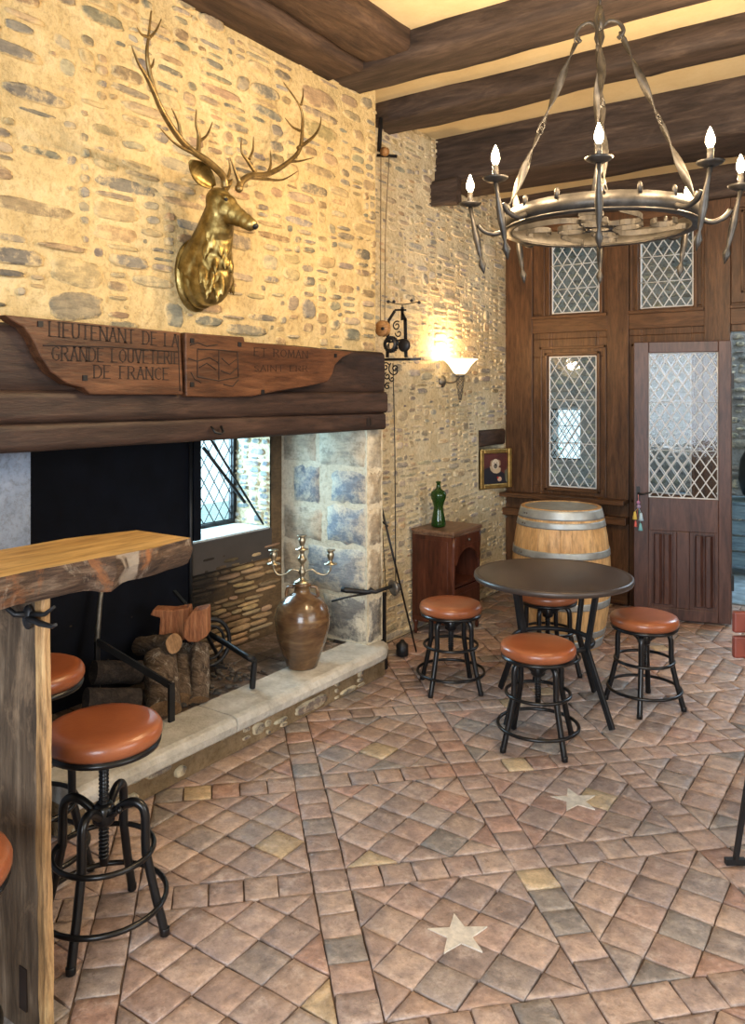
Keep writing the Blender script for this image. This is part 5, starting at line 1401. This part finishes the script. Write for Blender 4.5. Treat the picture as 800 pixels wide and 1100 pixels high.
mb = MB(); mb.lathe([(.001,-.020), (.045,-.020), (.050,-.014), (.036,-.004), (.036,.004), (.050,.014), (.045,.020), (.001,.020)], J(411,353,-.05), 28, Mx); pw = child(mb, 'cord_drum', M_pulley, jk, b)
mb = MB(); mb.lathe([(.001,-.006), (.010,-.006), (.010,.006), (.001,.006)], J(411,353,-.074), 12, Mx); child(mb, 'axle', M_iron, jk, b)
mb = MB(); mb.tube([J(432,332), J(432,328)], .004, 6); mb.tube(catmull([J(417,324), J(424,326), J(432,327), J(440,326), J(450,324)], 5), .003, 6)
for x, y in ((417,324), (423,324), (442,323), (450,325)): mb.ball(J(x, y), .0105, 10)
child(mb, 'fly_arms', M_iron, jk, b)
pu = empty('ceiling_pulley', J(411,160)); tag(pu, 'small wooden pulley wheel on an iron bracket below the joist end', 'pulley'); b = pu.location.copy()
mb = MB(); c = J(413,163); mb.lathe([(.001,-.012), (.028,-.012), (.022,-.003), (.022,.003), (.028,.012), (.001,.012)], c, 20, Mx); child(mb, 'wheel', M_pulley, pu, b)
mb = MB(); mb.bar(J(407,163,.02), Vector((J(407,163).x, YJ+.02, 3.39)), .03, .012); mb.bar(J(405,167,.02), J(426,168,.02), .018, .012, (0,1,0)); child(mb, 'iron_bracket', M_iron, pu, b)
mb = MB(); mb.tube([J(409,168), J(408.5,345)], .0028, 5); mb.tube([J(418,168), J(414,240), J(413,345)], .0028, 5); o = mb.build('pulley_cord', M_rope); tag(o, 'pair of thin cords running from the ceiling pulley down to the jack', 'cord')
mb = MB(); mb.tube([J(422,390), J(424,480), J(425,640)], .0032, 5); o = mb.build('drive_chain', M_iron); tag(o, 'thin dark chain hanging from the jack towards the floor', 'chain')
mb = MB(); mb.tube([J(409,470,-.06), J(410,560,-.06), J(415,640,-.06)], .0025, 5); o = mb.build('hanging_wire', M_iron); tag(o, 'fine wire hanging along the edge of the blue-grey stone pier', 'wire')
mb = MB(); A = at(408,538,Y=4.05); B = at(447,700,Z=.006); mb.tube([A, B], [.0075,.0055], 8); mb.ball(A, .010, 8); mb.tube([A+(B-A)*.14+Vector((-.03,0,.01)), A+(B-A)*.14+Vector((.02,0,-.02))], .006, 6)
o = mb.build('long_spit_rod', M_iron); tag(o, 'long slender iron rod leaning against the end of the stone pier', 'iron rod')
sp = empty('spit', at(423,634,Y=3.98)); tag(sp, 'horizontal roasting spit with a round end disc beside the stone pier', 'spit'); b = sp.location.copy()
A = at(368,633,X=-2.63); B = at(424,633,X=-2.60)
A = Vector((-2.60, B.y-.42, A.z)); B = Vector((-2.60, B.y, B.z)); 
mb = MB(); mb.tube([at(366,633,d=4.52), at(372,634,d=4.52), at(395,636,d=4.57), at(398,634,d=4.57), at(403,636,d=4.57), at(426,628,d=4.66)], [.013,.016,.012,.018,.011,.010], 10)
mb.tube([at(356,646,d=4.52), at(375,641,d=4.52), at(398,637,d=4.57)], [.006,.005,.007], 8); child(mb, 'spit_bar', M_iron, sp, b)
c = at(424,631,d=4.65); dv = (at(426,628,d=4.66)-at(403,636,d=4.57)).normalized(); MM = orient(dv, dv.orthogonal()) @ Matrix(((0,0,1,0),(1,0,0,0),(0,1,0,0),(0,0,0,1)))
mb = MB(); mb.lathe([(.001,-.02), (.034,-.02), (.048,-.012), (.040,-.002), (.030,.006), (.034,.014), (.012,.022), (.001,.024)], c, 24, MM); child(mb, 'end_disc', M_ironw, sp, b)
mb = MB(); A = at(412,640,Y=4.02); mb.bar(A+Vector((0,0,.02)), Vector((A.x, A.y, .10)), .026, .020, (1,0,0)); mb.bar(Vector((A.x, A.y, .10)), Vector((A.x+.0, A.y, .0)), .040, .034, (1,0,0)); child(mb, 'support_post', M_iron, sp, b)
o = MB(); pz = at(432,704,Z=0); o.lathe([(.034,0), (.040,.004), (.038,.07), (.020,.085), (.010,.10), (.001,.102)], (pz.x, pz.y, .0), 16); o = o.build('iron_weight', M_iron); tag(o, 'small black iron weight on the floor past the hearth end', 'weight')

# ------------------------------------------------------------------ red bench at the right edge
ex, ey = cw(1.252, 2.77); bn = empty('red_bench', (ex, ey, 0), YAW); tag(bn, 'red slatted bench back and thin black leg cut off by the right edge', 'bench')
for z0, z1 in ((.74,.815), (.828,.90)):
    mb = MB(); mb.box(-.0, 1.1, .0, .024, z0, z1); mb.build('back_slat', M_red, bn, bevel=.006)
for k in range(4):
    mb = MB(); mb.box(.02, 1.1, -.115-k*.09, -.04-k*.09, .44, .462); mb.build('seat_slat', M_red, bn, bevel=.006)
for x in (.06, 1.04):
    mb = MB(); mb.bar((x-.035,.05,.006), (x,-.01,.44), .018, .014); mb.bar((x,-.01,.44), (x,-.01,.88), .018, .012); mb.bar((x,-.01,.43), (x,-.40,.43), .018, .014); mb.bar((x,-.40,.43), (x,-.45,.006), .018, .014); mb.bar((x-.07,.05,.010), (x+.0,.05,.010), .02, .02); mb.build('leg', M_iron, bn)
